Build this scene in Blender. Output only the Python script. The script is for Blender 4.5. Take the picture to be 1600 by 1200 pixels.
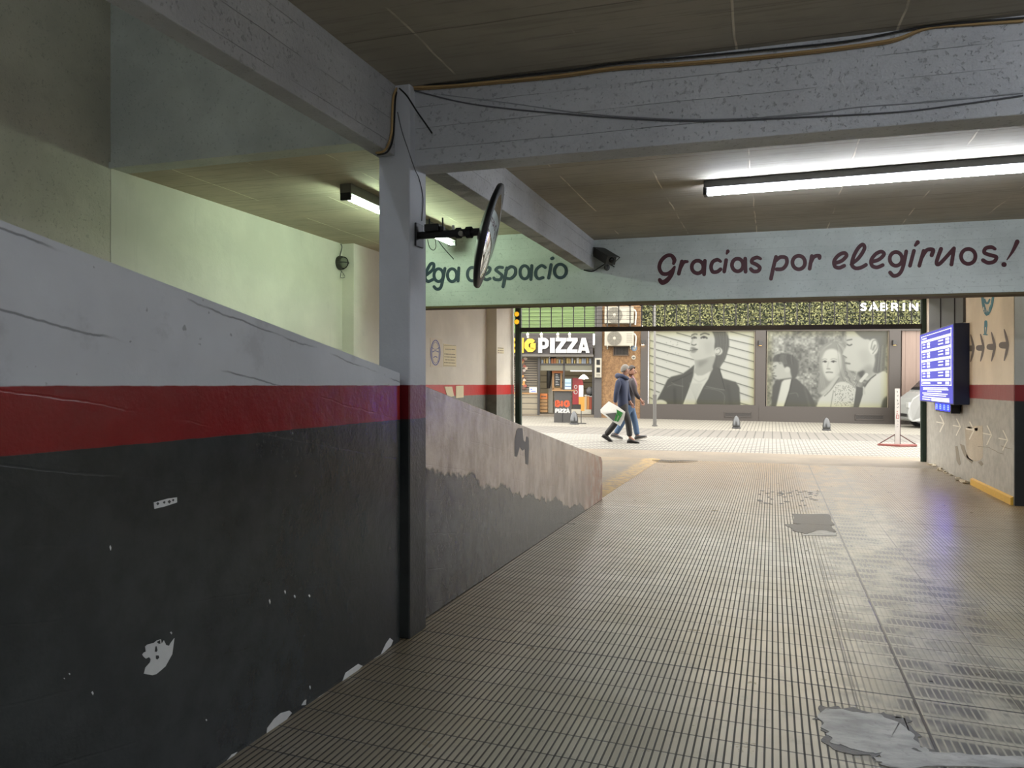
import bpy, bmesh, math, random
import numpy as np
from mathutils import Vector, Matrix

random.seed(7)
np.random.seed(7)
for o in list(bpy.data.objects):
    bpy.data.objects.remove(o)
scene = bpy.context.scene
COL = scene.collection

# ------------------------------------------------------------------ camera
FPX = 1260.0                       # focal length in pixels of the 1600 px wide frame
YAW = math.radians(17.9)
H = 1.4
cam_data = bpy.data.cameras.new('camera')
cam_data.sensor_width = 36.0
cam_data.lens = FPX / 1600.0 * 36.0
cam_data.clip_start = 0.05
cam_data.clip_end = 300
cam_data.shift_y = 1.0 / 1600.0
cam = bpy.data.objects.new('camera', cam_data)
COL.objects.link(cam)
cam.location = (0, 0, H)
cam.rotation_euler = (math.radians(90), 0, YAW)
scene.camera = cam

# ------------------------------------------------------------------ world and exposure
SKY = 4.5
LAMP = 58.0
world = bpy.data.worlds.new('overcast_sky')
scene.world = world
world.use_nodes = True
wn = world.node_tree.nodes
wl = world.node_tree.links
wn.clear()
w_out = wn.new('ShaderNodeOutputWorld')
w_bg = wn.new('ShaderNodeBackground')
w_bg.inputs['Color'].default_value = (1.0, 0.965, 0.90, 1)
w_bg.inputs['Strength'].default_value = SKY
wl.new(w_bg.outputs[0], w_out.inputs[0])
scene.view_settings.view_transform = 'Standard'
scene.view_settings.look = 'None'
scene.view_settings.gamma = 1.0
scene.view_settings.use_curve_mapping = False
scene.view_settings.exposure = 0.48
scene.cycles.diffuse_bounces = 8
scene.cycles.max_bounces = 14

# ------------------------------------------------------------------ rays through pixels of the photograph, met with real surfaces
CA, SA = math.cos(YAW), math.sin(YAW)
EYE = Vector((0, 0, H))

def ray(px, py):
    u = (px - 800.0) / FPX
    v = (601.0 - py) / FPX
    return Vector((-SA + u * CA, CA + u * SA, v))

def onX(px, py, X):
    r = ray(px, py)
    return EYE + r * (X / r.x)

def onY(px, py, Y):
    r = ray(px, py)
    return EYE + r * (Y / r.y)

def onZ(px, py, Z):
    r = ray(px, py)
    return EYE + r * ((Z - H) / r.z)

def onP(px, py, p0, n):
    r = ray(px, py)
    return EYE + r * ((Vector(p0) - EYE).dot(n) / r.dot(n))

def atT(px, py, t):
    return EYE + ray(px, py) * t

# ground of the street (a plane tilted about one degree)
def gz(X, Y):
    return 0.1 - 0.01967 * (X + 3.05) + 0.00971 * (Y - 18.14)

def onG(px, py):
    n = Vector((0.01967, -0.00971, 1.0))
    return onP(px, py, Vector((-3.05, 18.14, 0.1)), n)

# frame of the building front across the street: x along it, y into it, z up
FO = Vector((-4.38, 28.01, 0.222))
fx = Vector((0.9824, 0.187, -0.0084)).normalized()
fz = Vector((0, 0, 1))
fy = fz.cross(fx).normalized()
fz = fx.cross(fy).normalized()
FM = Matrix(((fx.x, fy.x, fz.x, FO.x), (fx.y, fy.y, fz.y, FO.y), (fx.z, fy.z, fz.z, FO.z), (0, 0, 0, 1)))
FMI = FM.inverted()

def fac(px, py, d=0.0):
    p = onP(px, py, FO + fy * d, fy)
    q = FMI @ p
    return q.x, q.z

# ------------------------------------------------------------------ materials
DIM = [1.0]      # dimming put into base colours, so outdoor things hold under the strong sky
def lin(c):
    return tuple(DIM[0] * (x / 12.92 if x <= 0.04045 else ((x + 0.055) / 1.055) ** 2.4) for x in [v / 255.0 for v in c])

class NT:
    """small helper around a node tree"""
    def __init__(self, name):
        self.m = bpy.data.materials.new(name)
        self.m.use_nodes = True
        self.n = self.m.node_tree.nodes
        self.l = self.m.node_tree.links
        self.b = self.n['Principled BSDF']
        self.pos = None

    def link(self, a, b):
        self.l.new(a, b)

    def setin(self, sock, v):
        if isinstance(v, (int, float)):
            sock.default_value = v
        elif isinstance(v, (tuple, list)):
            sock.default_value = (*v[:3], 1.0) if len(sock.default_value) == 4 else tuple(v[:3])
        else:
            self.l.new(v, sock)

    def P(self):
        if self.pos is None:
            g = self.n.new('ShaderNodeNewGeometry')
            s = self.n.new('ShaderNodeSeparateXYZ')
            self.l.new(g.outputs['Position'], s.inputs[0])
            self.pos = (g.outputs['Position'], s.outputs[0], s.outputs[1], s.outputs[2])
        return self.pos

    def math(self, op, a, b=0.0, c=0.0):
        x = self.n.new('ShaderNodeMath')
        x.operation = op
        for i, v in enumerate((a, b, c)):
            if i < len(x.inputs):
                self.setin(x.inputs[i], v)
        return x.outputs[0]

    def smooth(self, v, a, b):
        x = self.n.new('ShaderNodeMapRange')
        x.interpolation_type = 'SMOOTHSTEP'
        self.setin(x.inputs[0], v)
        x.inputs[1].default_value = a
        x.inputs[2].default_value = b
        return x.outputs[0]

    def noise(self, scale, detail=4.0, rough=0.55, vec=None, stretch=None):
        x = self.n.new('ShaderNodeTexNoise')
        x.inputs['Scale'].default_value = scale
        x.inputs['Detail'].default_value = detail
        x.inputs['Roughness'].default_value = rough
        v = vec if vec is not None else self.P()[0]
        if stretch:
            mp = self.n.new('ShaderNodeMapping')
            mp.inputs['Scale'].default_value = stretch
            self.l.new(v, mp.inputs[0])
            v = mp.outputs[0]
        self.l.new(v, x.inputs['Vector'])
        return x.outputs[0]

    def mix(self, f, a, b):
        x = self.n.new('ShaderNodeMix')
        x.data_type = 'RGBA'
        self.setin(x.inputs[0], f)
        self.setin(x.inputs[6], a)
        self.setin(x.inputs[7], b)
        return x.outputs[2]

    def bump(self, h, strength=0.3, dist=0.01):
        x = self.n.new('ShaderNodeBump')
        x.inputs['Strength'].default_value = strength
        x.inputs['Distance'].default_value = dist
        self.l.new(h, x.inputs['Height'])
        self.l.new(x.outputs[0], self.b.inputs['Normal'])

    def done(self, color, rough=0.6, spec=0.5, metal=0.0):
        self.setin(self.b.inputs['Base Color'], color)
        self.setin(self.b.inputs['Roughness'], rough)
        self.b.inputs['Specular IOR Level'].default_value = spec
        self.b.inputs['Metallic'].default_value = metal
        return self.m

_plain = {}
def plain(name, rgb, rough=0.6, metal=0.0, spec=0.5, var=0.08, scale=30.0):
    if name in _plain:
        return _plain[name]
    t = NT(name)
    c = lin(rgb)
    if var > 0:
        nz = t.noise(scale, 3)
        col = t.mix(nz, tuple(x * (1 - var) for x in c), tuple(min(1, x * (1 + var)) for x in c))
    else:
        col = c
    _plain[name] = t.done(col, rough, spec, metal)
    return _plain[name]

def emit(name, rgb, strength, var=None):
    m = bpy.data.materials.new(name)
    m.use_nodes = True
    b = m.node_tree.nodes['Principled BSDF']
    c = tuple(v / DIM[0] for v in lin(rgb))
    b.inputs['Base Color'].default_value = (*c, 1)
    b.inputs['Emission Color'].default_value = (*c, 1)
    b.inputs['Emission Strength'].default_value = strength
    b.inputs['Roughness'].default_value = 0.4
    return m

def painted_wall(name, white, red=(140, 30, 30), grey=(70, 72, 72), top=1.398, low=1.21, gloss=0.3, ivory=None):
    """white above, a red band, grey below; slightly uneven plaster, glossy oil paint on the lower part"""
    t = NT(name)
    P, X, Y, Z = t.P()
    wob = t.noise(9.0, 2)
    z = t.math('ADD', Z, t.math('MULTIPLY', t.math('SUBTRACT', wob, 0.5), 0.008))
    up = t.smooth(z, top - 0.003, top + 0.003)
    mid = t.smooth(z, low - 0.003, low + 0.003)
    n1 = t.noise(1.3, 5)
    n2 = t.noise(7.0, 5, 0.65)
    streak = t.noise(3.0, 4, 0.6, stretch=(5, 5, 0.35))
    w = lin(white)
    wc = t.mix(t.smooth(n1, 0.35, 0.7), tuple(v * 0.86 for v in w), w)
    wc = t.mix(t.math('MULTIPLY', t.smooth(streak, 0.6, 0.8), 0.25), wc, tuple(v * 0.6 for v in w))
    wc = t.mix(t.math('MULTIPLY', t.smooth(n2, 0.62, 0.74), 0.25), wc, tuple(v * 0.65 for v in w))
    rc = t.mix(n2, tuple(v * 0.8 for v in lin(red)), lin(red))
    gc = t.mix(t.smooth(n2, 0.3, 0.7), tuple(v * 0.8 for v in lin(grey)), tuple(v * 1.15 for v in lin(grey)))
    c = t.mix(mid, gc, rc)
    c = t.mix(up, c, wc)
    rough = t.math('ADD', t.math('MULTIPLY', up, 0.45), gloss)
    fine = t.noise(60.0, 3)
    h = t.math('ADD', t.math('MULTIPLY', n2, 1.0), t.math('MULTIPLY', fine, 0.15))
    t.bump(h, 0.35, 0.012)
    return t.done(c, rough)

def concrete(name, rgb, boards=None, rough=0.85, line=0.5, dots=True, axis=2, bumps=0.4):
    """board-marked painted concrete: form lines every `boards` metres along an axis (0 x, 1 y, 2 z)"""
    t = NT(name)
    P, X, Y, Z = t.P()
    c = lin(rgb)
    n1 = t.noise(1.1, 5, 0.6)
    n2 = t.noise(14.0, 4, 0.6)
    fine = t.noise(55.0, 4)
    col = t.mix(t.smooth(n1, 0.3, 0.72), tuple(v * 0.78 for v in c), tuple(v * 1.08 for v in c))
    col = t.mix(t.math('MULTIPLY', t.smooth(n2, 0.6, 0.75), 0.3), col, tuple(v * 0.55 for v in c))
    h = t.math('ADD', t.math('MULTIPLY', n2, 0.5), t.math('MULTIPLY', fine, 0.9))
    if dots:
        d = t.smooth(t.noise(42.0, 3, 0.6), 0.60, 0.67)
        col = t.mix(t.math('MULTIPLY', d, 0.42), col, tuple(v * 0.45 for v in c))
        h = t.math('SUBTRACT', h, t.math('MULTIPLY', d, 0.6))
    if boards:
        a = (X, Y, Z)[axis]
        wob = t.noise(2.5, 3)
        q = t.math('ADD', t.math('DIVIDE', a, boards), t.math('MULTIPLY', wob, 0.10))
        fr = t.math('ABSOLUTE', t.math('SUBTRACT', t.math('FRACT', q), 0.5))
        ln = t.smooth(fr, 0.485, 0.497)
        brk = t.smooth(t.noise(1.7, 2), 0.42, 0.55)
        ln = t.math('MULTIPLY', ln, brk)
        col = t.mix(t.math('MULTIPLY', ln, line), col, tuple(v * 0.35 for v in c))
        bd = t.math('FRACT', t.math('MULTIPLY', t.math('SINE', t.math('MULTIPLY', t.math('FLOOR', q), 12.9)), 43.7))
        col = t.mix(t.math('MULTIPLY', bd, 0.14), col, tuple(v * 0.6 for v in c))
        h = t.math('SUBTRACT', h, t.math('MULTIPLY', ln, 1.5))
    t.bump(h, bumps, 0.01)
    return t.done(col, rough)

def ceiling_mat(name, rgb, off=0.0):
    """bare brown concrete slab with the joints of big form panels and fine board marks"""
    t = NT(name)
    P, X, Y, Z = t.P()
    c = lin(rgb)
    n1 = t.noise(0.9, 5, 0.6)
    n2 = t.noise(10.0, 5, 0.65)
    grain = t.noise(4.0, 4, 0.6, stretch=(0.6, 9, 1))
    col = t.mix(t.smooth(n1, 0.3, 0.7), tuple(v * 0.8 for v in c), tuple(v * 1.1 for v in c))
    col = t.mix(t.math('MULTIPLY', t.smooth(grain, 0.50, 0.66), 0.45), col, tuple(v * 0.62 for v in c))
    wob = t.math('MULTIPLY', t.noise(1.5, 3), 0.06)
    def lines(a, size, o, w):
        q = t.math('ADD', t.math('ADD', t.math('DIVIDE', a, size), o), wob)
        fr = t.math('ABSOLUTE', t.math('SUBTRACT', t.math('FRACT', q), 0.5))
        return t.smooth(fr, 0.5 - w / size, 0.5 - w * 0.4 / size)
    lx = lines(X, 0.72, 0.2 + off, 0.008)
    ly = t.math('MAXIMUM', lines(Y, 0.62, 0.37, 0.007), t.math('MULTIPLY', lines(Y, 0.155, 0.1, 0.005), t.math('MULTIPLY', t.smooth(t.noise(1.3, 3), 0.48, 0.6), 0.6)))
    brk = t.smooth(t.noise(2.2, 2), 0.45, 0.6)
    pale = t.math('MULTIPLY', lx, brk)
    col = t.mix(t.math('MULTIPLY', pale, 0.7), col, tuple(min(1, v * 2.2) for v in c))
    col = t.mix(t.math('MULTIPLY', ly, 0.7), col, tuple(v * 0.4 for v in c))
    h = t.math('ADD', t.math('MULTIPLY', n2, 0.6), t.math('MULTIPLY', pale, 0.8))
    h = t.math('SUBTRACT', h, t.math('MULTIPLY', ly, 1.0))
    t.bump(h, 0.4, 0.01)
    return t.done(col, 0.85)

# ------------------------------------------------------------------ mesh builder
class MB:
    def __init__(self):
        self.v, self.f = [], []

    def add(self, verts, faces):
        k = len(self.v)
        self.v += [tuple(p) for p in verts]
        self.f += [tuple(i + k for i in fc) for fc in faces]
        return self

    def box(self, a, b, M=None):
        (x0, y0, z0), (x1, y1, z1) = a, b
        vs = [(x0, y0, z0), (x1, y0, z0), (x1, y1, z0), (x0, y1, z0), (x0, y0, z1), (x1, y0, z1), (x1, y1, z1), (x0, y1, z1)]
        if M is not None:
            vs = [M @ Vector(p) for p in vs]
        return self.add(vs, [(0, 3, 2, 1), (4, 5, 6, 7), (0, 1, 5, 4), (1, 2, 6, 5), (2, 3, 7, 6), (3, 0, 4, 7)])

    def hexa(self, b, t):
        """eight corners: four of the base counter-clockwise, four of the top"""
        return self.add(list(b) + list(t), [(0, 3, 2, 1), (4, 5, 6, 7), (0, 1, 5, 4), (1, 2, 6, 5), (2, 3, 7, 6), (3, 0, 4, 7)])

    def prism(self, poly, off):
        """polygon of 3-d points, extruded by the vector off"""
        n = len(poly)
        off = Vector(off)
        a = [Vector(p) for p in poly]
        b = [p + off for p in a]
        return self.add(a + b, [tuple(range(n - 1, -1, -1)), tuple(range(n, 2 * n))] + [(i, (i + 1) % n, n + (i + 1) % n, n + i) for i in range(n)])

    def tube(self, pts, r, n=8, caps=True, smooth_pts=0):
        pts = [Vector(p) for p in pts]
        if smooth_pts:
            pts = spline(pts, smooth_pts)
        rs = r if isinstance(r, (list, tuple)) else [r] * len(pts)
        if len(rs) != len(pts):
            rs = list(np.interp(np.linspace(0, 1, len(pts)), np.linspace(0, 1, len(rs)), rs))
        verts, faces = [], []
        up = None
        for i, p in enumerate(pts):
            d = (pts[min(i + 1, len(pts) - 1)] - pts[max(i - 1, 0)])
            d = d.normalized() if d.length > 1e-9 else Vector((0, 0, 1))
            if up is None:
                ref = Vector((0, 0, 1)) if abs(d.z) < 0.9 else Vector((1, 0, 0))
                up = (ref - d * ref.dot(d)).normalized()
            else:
                up = up - d * up.dot(d)
                up = up.normalized() if up.length > 1e-6 else Vector((1, 0, 0))
            s = d.cross(up)
            for k in range(n):
                a = 2 * math.pi * k / n
                verts.append(p + (up * math.cos(a) + s * math.sin(a)) * rs[i])
        for i in range(len(pts) - 1):
            for k in range(n):
                k2 = (k + 1) % n
                faces.append((i * n + k, i * n + k2, (i + 1) * n + k2, (i + 1) * n + k))
        if caps:
            faces.append(tuple(range(n - 1, -1, -1)))
            faces.append(tuple((len(pts) - 1) * n + k for k in range(n)))
        return self.add(verts, faces)

    def lathe(self, prof, n=24, M=None):
        """profile of (radius, height) about the local z axis"""
        verts, faces = [], []
        for r, h in prof:
            for k in range(n):
                a = 2 * math.pi * k / n
                p = Vector((r * math.cos(a), r * math.sin(a), h))
                verts.append(M @ p if M is not None else p)
        for i in range(len(prof) - 1):
            for k in range(n):
                k2 = (k + 1) % n
                faces.append((i * n + k, i * n + k2, (i + 1) * n + k2, (i + 1) * n + k))
        faces.append(tuple(range(n - 1, -1, -1)))
        faces.append(tuple((len(prof) - 1) * n + k for k in range(n)))
        return self.add(verts, faces)

    def build(self, name, mat, parent=None, M=None, smooth=False, bevel=0.0):
        me = bpy.data.meshes.new(name)
        me.from_pydata([tuple(p) for p in self.v], [], self.f)
        me.validate(clean_customdata=False)
        bm = bmesh.new()
        bm.from_mesh(me)
        bmesh.ops.recalc_face_normals(bm, faces=bm.faces)
        bm.to_mesh(me)
        bm.free()
        if mat is not None:
            me.materials.append(mat)
        o = bpy.data.objects.new(name, me)
        COL.objects.link(o)
        if parent is not None:
            o.parent = parent
        if M is not None:
            o.matrix_world = M
        if smooth:
            me.polygons.foreach_set('use_smooth', [True] * len(me.polygons))
        if bevel > 0:
            bv = o.modifiers.new('edge', 'BEVEL')
            bv.width = bevel
            bv.segments = 2
            bv.limit_method = 'ANGLE'
        return o

def spline(pts, k):
    """Catmull-Rom through the points, k steps a span"""
    out = []
    n = len(pts)
    for i in range(n - 1):
        p0, p1, p2, p3 = pts[max(i - 1, 0)], pts[i], pts[i + 1], pts[min(i + 2, n - 1)]
        for j in range(k):
            t = j / k
            out.append(0.5 * ((2 * p1) + (p2 - p0) * t + (2 * p0 - 5 * p1 + 4 * p2 - p3) * t * t + (3 * p1 - p0 - 3 * p2 + p3) * t ** 3))
    out.append(pts[-1])
    return out

def ribbon(mb, pts, w, off, steps=6, square=False):
    """flat brush stroke: 2-d points of (x, z) mapped by off(x, z, level)"""
    P = [Vector((p[0], p[1], 0)) for p in pts]
    ws = [(p[2] if len(p) > 2 else w) for p in pts]
    if steps:
        S = spline(P, steps)
        ws = list(np.interp(np.linspace(0, len(P) - 1, len(S)), range(len(P)), ws))
        P = S
    poly_l, poly_r = [], []
    n = len(P)
    for i in range(n):
        d = P[min(i + 1, n - 1)] - P[max(i - 1, 0)]
        if d.length < 1e-9:
            d = Vector((1, 0, 0))
        d.normalize()
        nn = Vector((-d.y, d.x, 0))
        sc = 1.0
        if 0 < i < n - 1:
            d1 = (P[i] - P[i - 1]).normalized()
            cc = max(0.5, abs(d1.dot(d)))
            sc = 1.0 / cc
        poly_l.append(P[i] + nn * ws[i] * 0.5 * sc)
        poly_r.append(P[i] - nn * ws[i] * 0.5 * sc)
    verts, faces = [], []
    for a, b in zip(poly_l, poly_r):
        verts += [off(a.x, a.y, 1), off(b.x, b.y, 1), off(a.x, a.y, 0), off(b.x, b.y, 0)]
    for i in range(n - 1):
        k = 4 * i
        faces += [(k, k + 1, k + 5, k + 4), (k, k + 4, k + 6, k + 2), (k + 1, k + 3, k + 7, k + 5)]
    faces += [(0, 2, 3, 1), (4 * n - 4, 4 * n - 3, 4 * n - 1, 4 * n - 2)]
    mb.add(verts, faces)
    if not square:
        for e in (0, n - 1):
            c = P[e]
            r = ws[e] * 0.5
            m = 12
            ring = [off(c.x + r * math.cos(2 * math.pi * k / m), c.y + r * math.sin(2 * math.pi * k / m), 0.9) for k in range(m)]
            ring2 = [off(c.x + r * math.cos(2 * math.pi * k / m), c.y + r * math.sin(2 * math.pi * k / m), 0) for k in range(m)]
            mb.add(ring + ring2, [tuple(range(m))] + [(k, (k + 1) % m, m + (k + 1) % m, m + k) for k in range(m)])

BLOCK = {   # block letters as strokes in a cell of height 1
    'A': (0.9, [[(0, 0), (0.45, 1), (0.9, 0)], [(0.2, 0.3), (0.7, 0.3)]]),
    'B': (0.72, [[(0.08, 0), (0.08, 1)], [(0.08, 0.94), (0.45, 0.94), (0.58, 0.75), (0.45, 0.53), (0.08, 0.53)], [(0.45, 0.53), (0.66, 0.3), (0.48, 0.06), (0.08, 0.06)]]),
    'I': (0.2, [[(0.1, 0), (0.1, 1)]]),
    'G': (0.9, [[(0.82, 0.78), (0.62, 0.92), (0.35, 0.92), (0.12, 0.68), (0.12, 0.32), (0.35, 0.08), (0.62, 0.08), (0.80, 0.24), (0.80, 0.46), (0.48, 0.46)]]),
    'P': (0.72, [[(0.1, 0), (0.1, 1)], [(0.1, 0.9), (0.45, 0.9), (0.62, 0.68), (0.45, 0.42), (0.1, 0.42)]]),
    'Z': (0.75, [[(0.02, 0.9), (0.7, 0.9), (0.06, 0.1), (0.75, 0.1)]]),
    'S': (0.7, [[(0.62, 0.80), (0.45, 0.93), (0.22, 0.92), (0.1, 0.74), (0.25, 0.56), (0.5, 0.45), (0.62, 0.27), (0.48, 0.08), (0.22, 0.07), (0.06, 0.2)]]),
    'R': (0.75, [[(0.08, 0), (0.08, 1)], [(0.08, 0.93), (0.48, 0.93), (0.62, 0.72), (0.48, 0.47), (0.08, 0.47)], [(0.36, 0.47), (0.70, 0)]]),
    'N': (0.82, [[(0.08, 0), (0.08, 1)], [(0.08, 1), (0.74, 0)], [(0.74, 0), (0.74, 1)]]),
    'E': (0.6, [[(0.1, 0), (0.1, 1)], [(0.1, 0.93), (0.6, 0.93)], [(0.1, 0.5), (0.52, 0.5)], [(0.1, 0.07), (0.6, 0.07)]]),
}

def block_word(mb, word, x, z, h, w, off, gap=0.14, stretch=1.0, width=None):
    """word in block letters from the lower left corner (x, z)"""
    tot = sum(BLOCK[c][0] for c in word) + gap * (len(word) - 1)
    if width:
        stretch = width / (tot * h)
    for c in word:
        cw, strokes = BLOCK[c]
        for s in strokes:
            ribbon(mb, [(x + p[0] * h * stretch, z + p[1] * h) for p in s], w, off, steps=0, square=True)
        x += (cw + gap) * h * stretch
    return x

# ------------------------------------------------------------------ naming
def tag(o, label=None, cat=None, group=None, kind=None):
    if label:
        o['label'] = label
    if cat:
        o['category'] = cat
    if group:
        o['group'] = group
    if kind:
        o['kind'] = kind
    return o

def thing(name, label, cat, M=None, group=None):
    o = bpy.data.objects.new(name, None)
    o.empty_display_size = 0.1
    COL.objects.link(o)
    if M is not None:
        o.matrix_world = M
    return tag(o, label, cat, group)

def copy_tree(o, parent=None):
    c = o.copy()
    COL.objects.link(c)
    if parent is not None:
        c.parent = parent
    for ch in [q for q in COL.objects if q.parent is o]:
        copy_tree(ch, c)
    return c

def T(x, y, z):
    return Matrix.Translation((x, y, z))

# ------------------------------------------------------------------ key planes of the garage
CEIL = 3.055
XL = -5.155            # outer wall of the ramp side
XN, XF = -1.935, -1.973   # faces of the parapet before and after the pillar
PX0, PX1, PY0, PY1 = -2.085, -1.896, 4.042, 4.264   # pillar
XR = 2.66              # wall with the price board
YR = 10.67             # where that wall starts
def sign_y(x):
    return 9.142 + 0.0355 * x
def door_y(x):
    return 15.98 + 0.12 * x

M_wall = painted_wall('cream_red_grey_wall_paint', (226, 222, 210), red=(205, 45, 40), grey=(120, 124, 118))
M_wallR = painted_wall('worn_cream_red_grey_wall_paint', (228, 217, 202), red=(150, 50, 50), grey=(164, 161, 154), gloss=0.38)
M_pilR = painted_wall('shade_darkened_pilaster_paint', (150, 150, 145), red=(110, 20, 24), grey=(28, 31, 33))  # colours darkened for the shade on the side away from daylight
M_upper = concrete('grey_upper_wall_plaster', (196, 200, 194), None)
M_brownwall = concrete('bare_brownish_plaster', (206, 201, 187), None)
M_ceil = ceiling_mat('brown_concrete_slab', (172, 164, 150))
M_ceil2 = ceiling_mat('pale_concrete_slab', (190, 180, 158), 0.3)
M_beam = concrete('grey_blue_painted_concrete', (206, 208, 212), boards=0.118, line=0.8, bumps=0.8)
M_beamL = concrete('grey_painted_concrete_beam', (200, 201, 204), boards=0.13, line=0.75, bumps=0.7)
M_signbeam = concrete('pale_grey_painted_lintel', (194, 200, 196), boards=0.12, line=0.55, bumps=0.4)
M_olive = plain('olive_brown_edge_paint', (84, 72, 44), 0.7)

# ------------------------------------------------------------------ floor
def floor_mat():
    t = NT('ribbed_cement_floor_tiles')
    P, X, Y, Z = t.P()
    v = t.math('ADD', Y, t.math('MULTIPLY', X, 0.093))
    ROW, PH, BAR = 0.194, 4.0345, 0.0290
    rq = t.math('DIVIDE', t.math('SUBTRACT', v, PH), ROW)
    rf = t.math('ABSOLUTE', t.math('SUBTRACT', t.math('FRACT', t.math('ADD', rq, 0.5)), 0.5))     # 0 on a joint
    bq = t.math('DIVIDE', X, BAR)
    bf = t.math('ABSOLUTE', t.math('SUBTRACT', t.math('FRACT', bq), 0.5))                          # 0.5 on a groove
    wide = t.noise(1.5, 2)
    right = t.smooth(X, 0.9, 1.5)
    n1 = t.noise(0.8, 4, 0.6)
    n2 = t.noise(6.0, 5, 0.65)
    n3 = t.noise(30.0, 4, 0.6)
    # worn band along the long joint
    wb = t.math('MULTIPLY', t.smooth(X, 0.15, 0.55), t.math('SUBTRACT', 1.0, t.smooth(X, 1.05, 1.45)))
    worn = t.math('MULTIPLY', wb, t.smooth(n1, 0.25, 0.45))
    gw = t.math('ADD', 0.335, t.math('MULTIPLY', right, 0.07))
    groove = t.math('MULTIPLY', t.math('SUBTRACT', bf, gw), 16.0)
    groove = t.math('MINIMUM', t.math('MAXIMUM', groove, 0.0), 1.0)
    groove = t.math('MULTIPLY', groove, t.math('SUBTRACT', 1.0, t.math('MULTIPLY', worn, 0.85)))
    joint = t.math('SUBTRACT', 1.0, t.smooth(rf, 0.014, 0.032))
    big = None
    for c in (-1.03, 4.03, 9.09, 14.1):
        g = t.math('SUBTRACT', 1.0, t.smooth(t.math('ABSOLUTE', t.math('SUBTRACT', v, c)), 0.003, 0.008))
        big = g if big is None else t.math('MAXIMUM', big, g)
    lj = t.math('SUBTRACT', 1.0, t.smooth(t.math('ABSOLUTE', t.math('SUBTRACT', X, 0.60)), 0.004, 0.009))
    big = t.math('MAXIMUM', big, lj)
    for c in (0.36, 1.02, 1.44):
        g = t.math('SUBTRACT', 1.0, t.smooth(t.math('ABSOLUTE', t.math('SUBTRACT', X, c)), 0.002, 0.005))
        big = t.math('MAXIMUM', big, t.math('MULTIPLY', g, 0.6))
    # colour of the tiles: every tile a little different
    cell = t.n.new('ShaderNodeTexWhiteNoise')
    cell.noise_dimensions = '2D'
    cx = t.n.new('ShaderNodeCombineXYZ')
    t.link(t.math('FLOOR', t.math('DIVIDE', X, BAR * 7)), cx.inputs[0])
    t.link(t.math('FLOOR', rq), cx.inputs[1])
    t.link(cx.outputs[0], cell.inputs[0])
    base = t.mix(cell.outputs[0], lin((164, 159, 144)), lin((186, 181, 166)))
    base = t.mix(t.smooth(n1, 0.35, 0.7), base, lin((160, 152, 130)))
    base = t.mix(t.math('MULTIPLY', t.smooth(n2, 0.55, 0.75), 0.35), base, lin((110, 106, 96)))
    # ochre tint towards the door and brown grime with dimness painted in beside the parapet
    och = t.math('MULTIPLY', t.smooth(t.math('ADD', v, t.math('MULTIPLY', n1, 3.0)), 8.6, 14.0), 0.95)
    base = t.mix(och, base, lin((140, 106, 46)))
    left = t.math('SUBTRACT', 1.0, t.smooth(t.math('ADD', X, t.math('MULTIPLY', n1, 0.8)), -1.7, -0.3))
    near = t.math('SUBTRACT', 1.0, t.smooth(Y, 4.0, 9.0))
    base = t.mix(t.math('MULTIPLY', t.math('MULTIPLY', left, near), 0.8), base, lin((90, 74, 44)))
    rgt = t.smooth(X, 0.8, 2.2)
    base = t.mix(t.math('MULTIPLY', rgt, 0.7), base, lin((104, 89, 64)))
    # tyre-blackened blotches in the worn band
    blot = t.math('MULTIPLY', t.math('SUBTRACT', 1.0, t.smooth(bf, 0.30, 0.44)), t.smooth(rf, 0.10, 0.24))
    bn = t.smooth(t.noise(2.2, 3, 0.6, stretch=(1.6, 0.8, 1)), 0.40, 0.56)
    blot = t.math('MULTIPLY', t.math('MULTIPLY', blot, worn), bn)
    base = t.mix(t.math('MULTIPLY', blot, 0.9), base, lin((62, 62, 63)))
    dust = t.math('MULTIPLY', t.math('MULTIPLY', worn, t.smooth(n2, 0.45, 0.7)), 0.3)
    base = t.mix(dust, base, lin((112, 112, 110)))
    speck = t.math('MULTIPLY', t.smooth(t.noise(22.0, 2), 0.74, 0.78), 0.6)
    base = t.mix(speck, base, lin((70, 68, 64)))
    gcol = lin((34, 32, 29))
    c = t.mix(t.math('MULTIPLY', groove, 0.92), base, gcol)
    c = t.mix(t.math('MULTIPLY', joint, 0.9), c, gcol)
    c = t.mix(big, c, lin((22, 22, 22)))
    rough = t.math('ADD', t.math('ADD', 0.20, t.math('MULTIPLY', n2, 0.22)), t.math('MULTIPLY', groove, 0.4))
    h = t.math('SUBTRACT', t.math('MULTIPLY', n3, 0.12), t.math('MAXIMUM', groove, t.math('MAXIMUM', joint, big)))
    t.bump(h, 0.35, 0.005)
    return t.done(c, rough)

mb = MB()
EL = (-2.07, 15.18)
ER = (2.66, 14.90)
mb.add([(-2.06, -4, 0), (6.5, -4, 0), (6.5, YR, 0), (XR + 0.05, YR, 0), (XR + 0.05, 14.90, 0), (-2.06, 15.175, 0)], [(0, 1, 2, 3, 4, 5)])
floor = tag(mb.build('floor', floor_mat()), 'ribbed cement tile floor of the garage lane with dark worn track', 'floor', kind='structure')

# cement repairs let into the floor: thin patches with a ragged outline
def ragged(pts, n=5, amp=0.012):
    out = []
    m = len(pts)
    for i in range(m):
        a, b = Vector(pts[i]), Vector(pts[(i + 1) % m])
        for j in range(n):
            p = a.lerp(b, j / n)
            out.append(p + Vector((random.uniform(-amp, amp), random.uniform(-amp, amp), 0)))
    out = spline(out + [out[0]], 3)[:-1]
    return out

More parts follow.
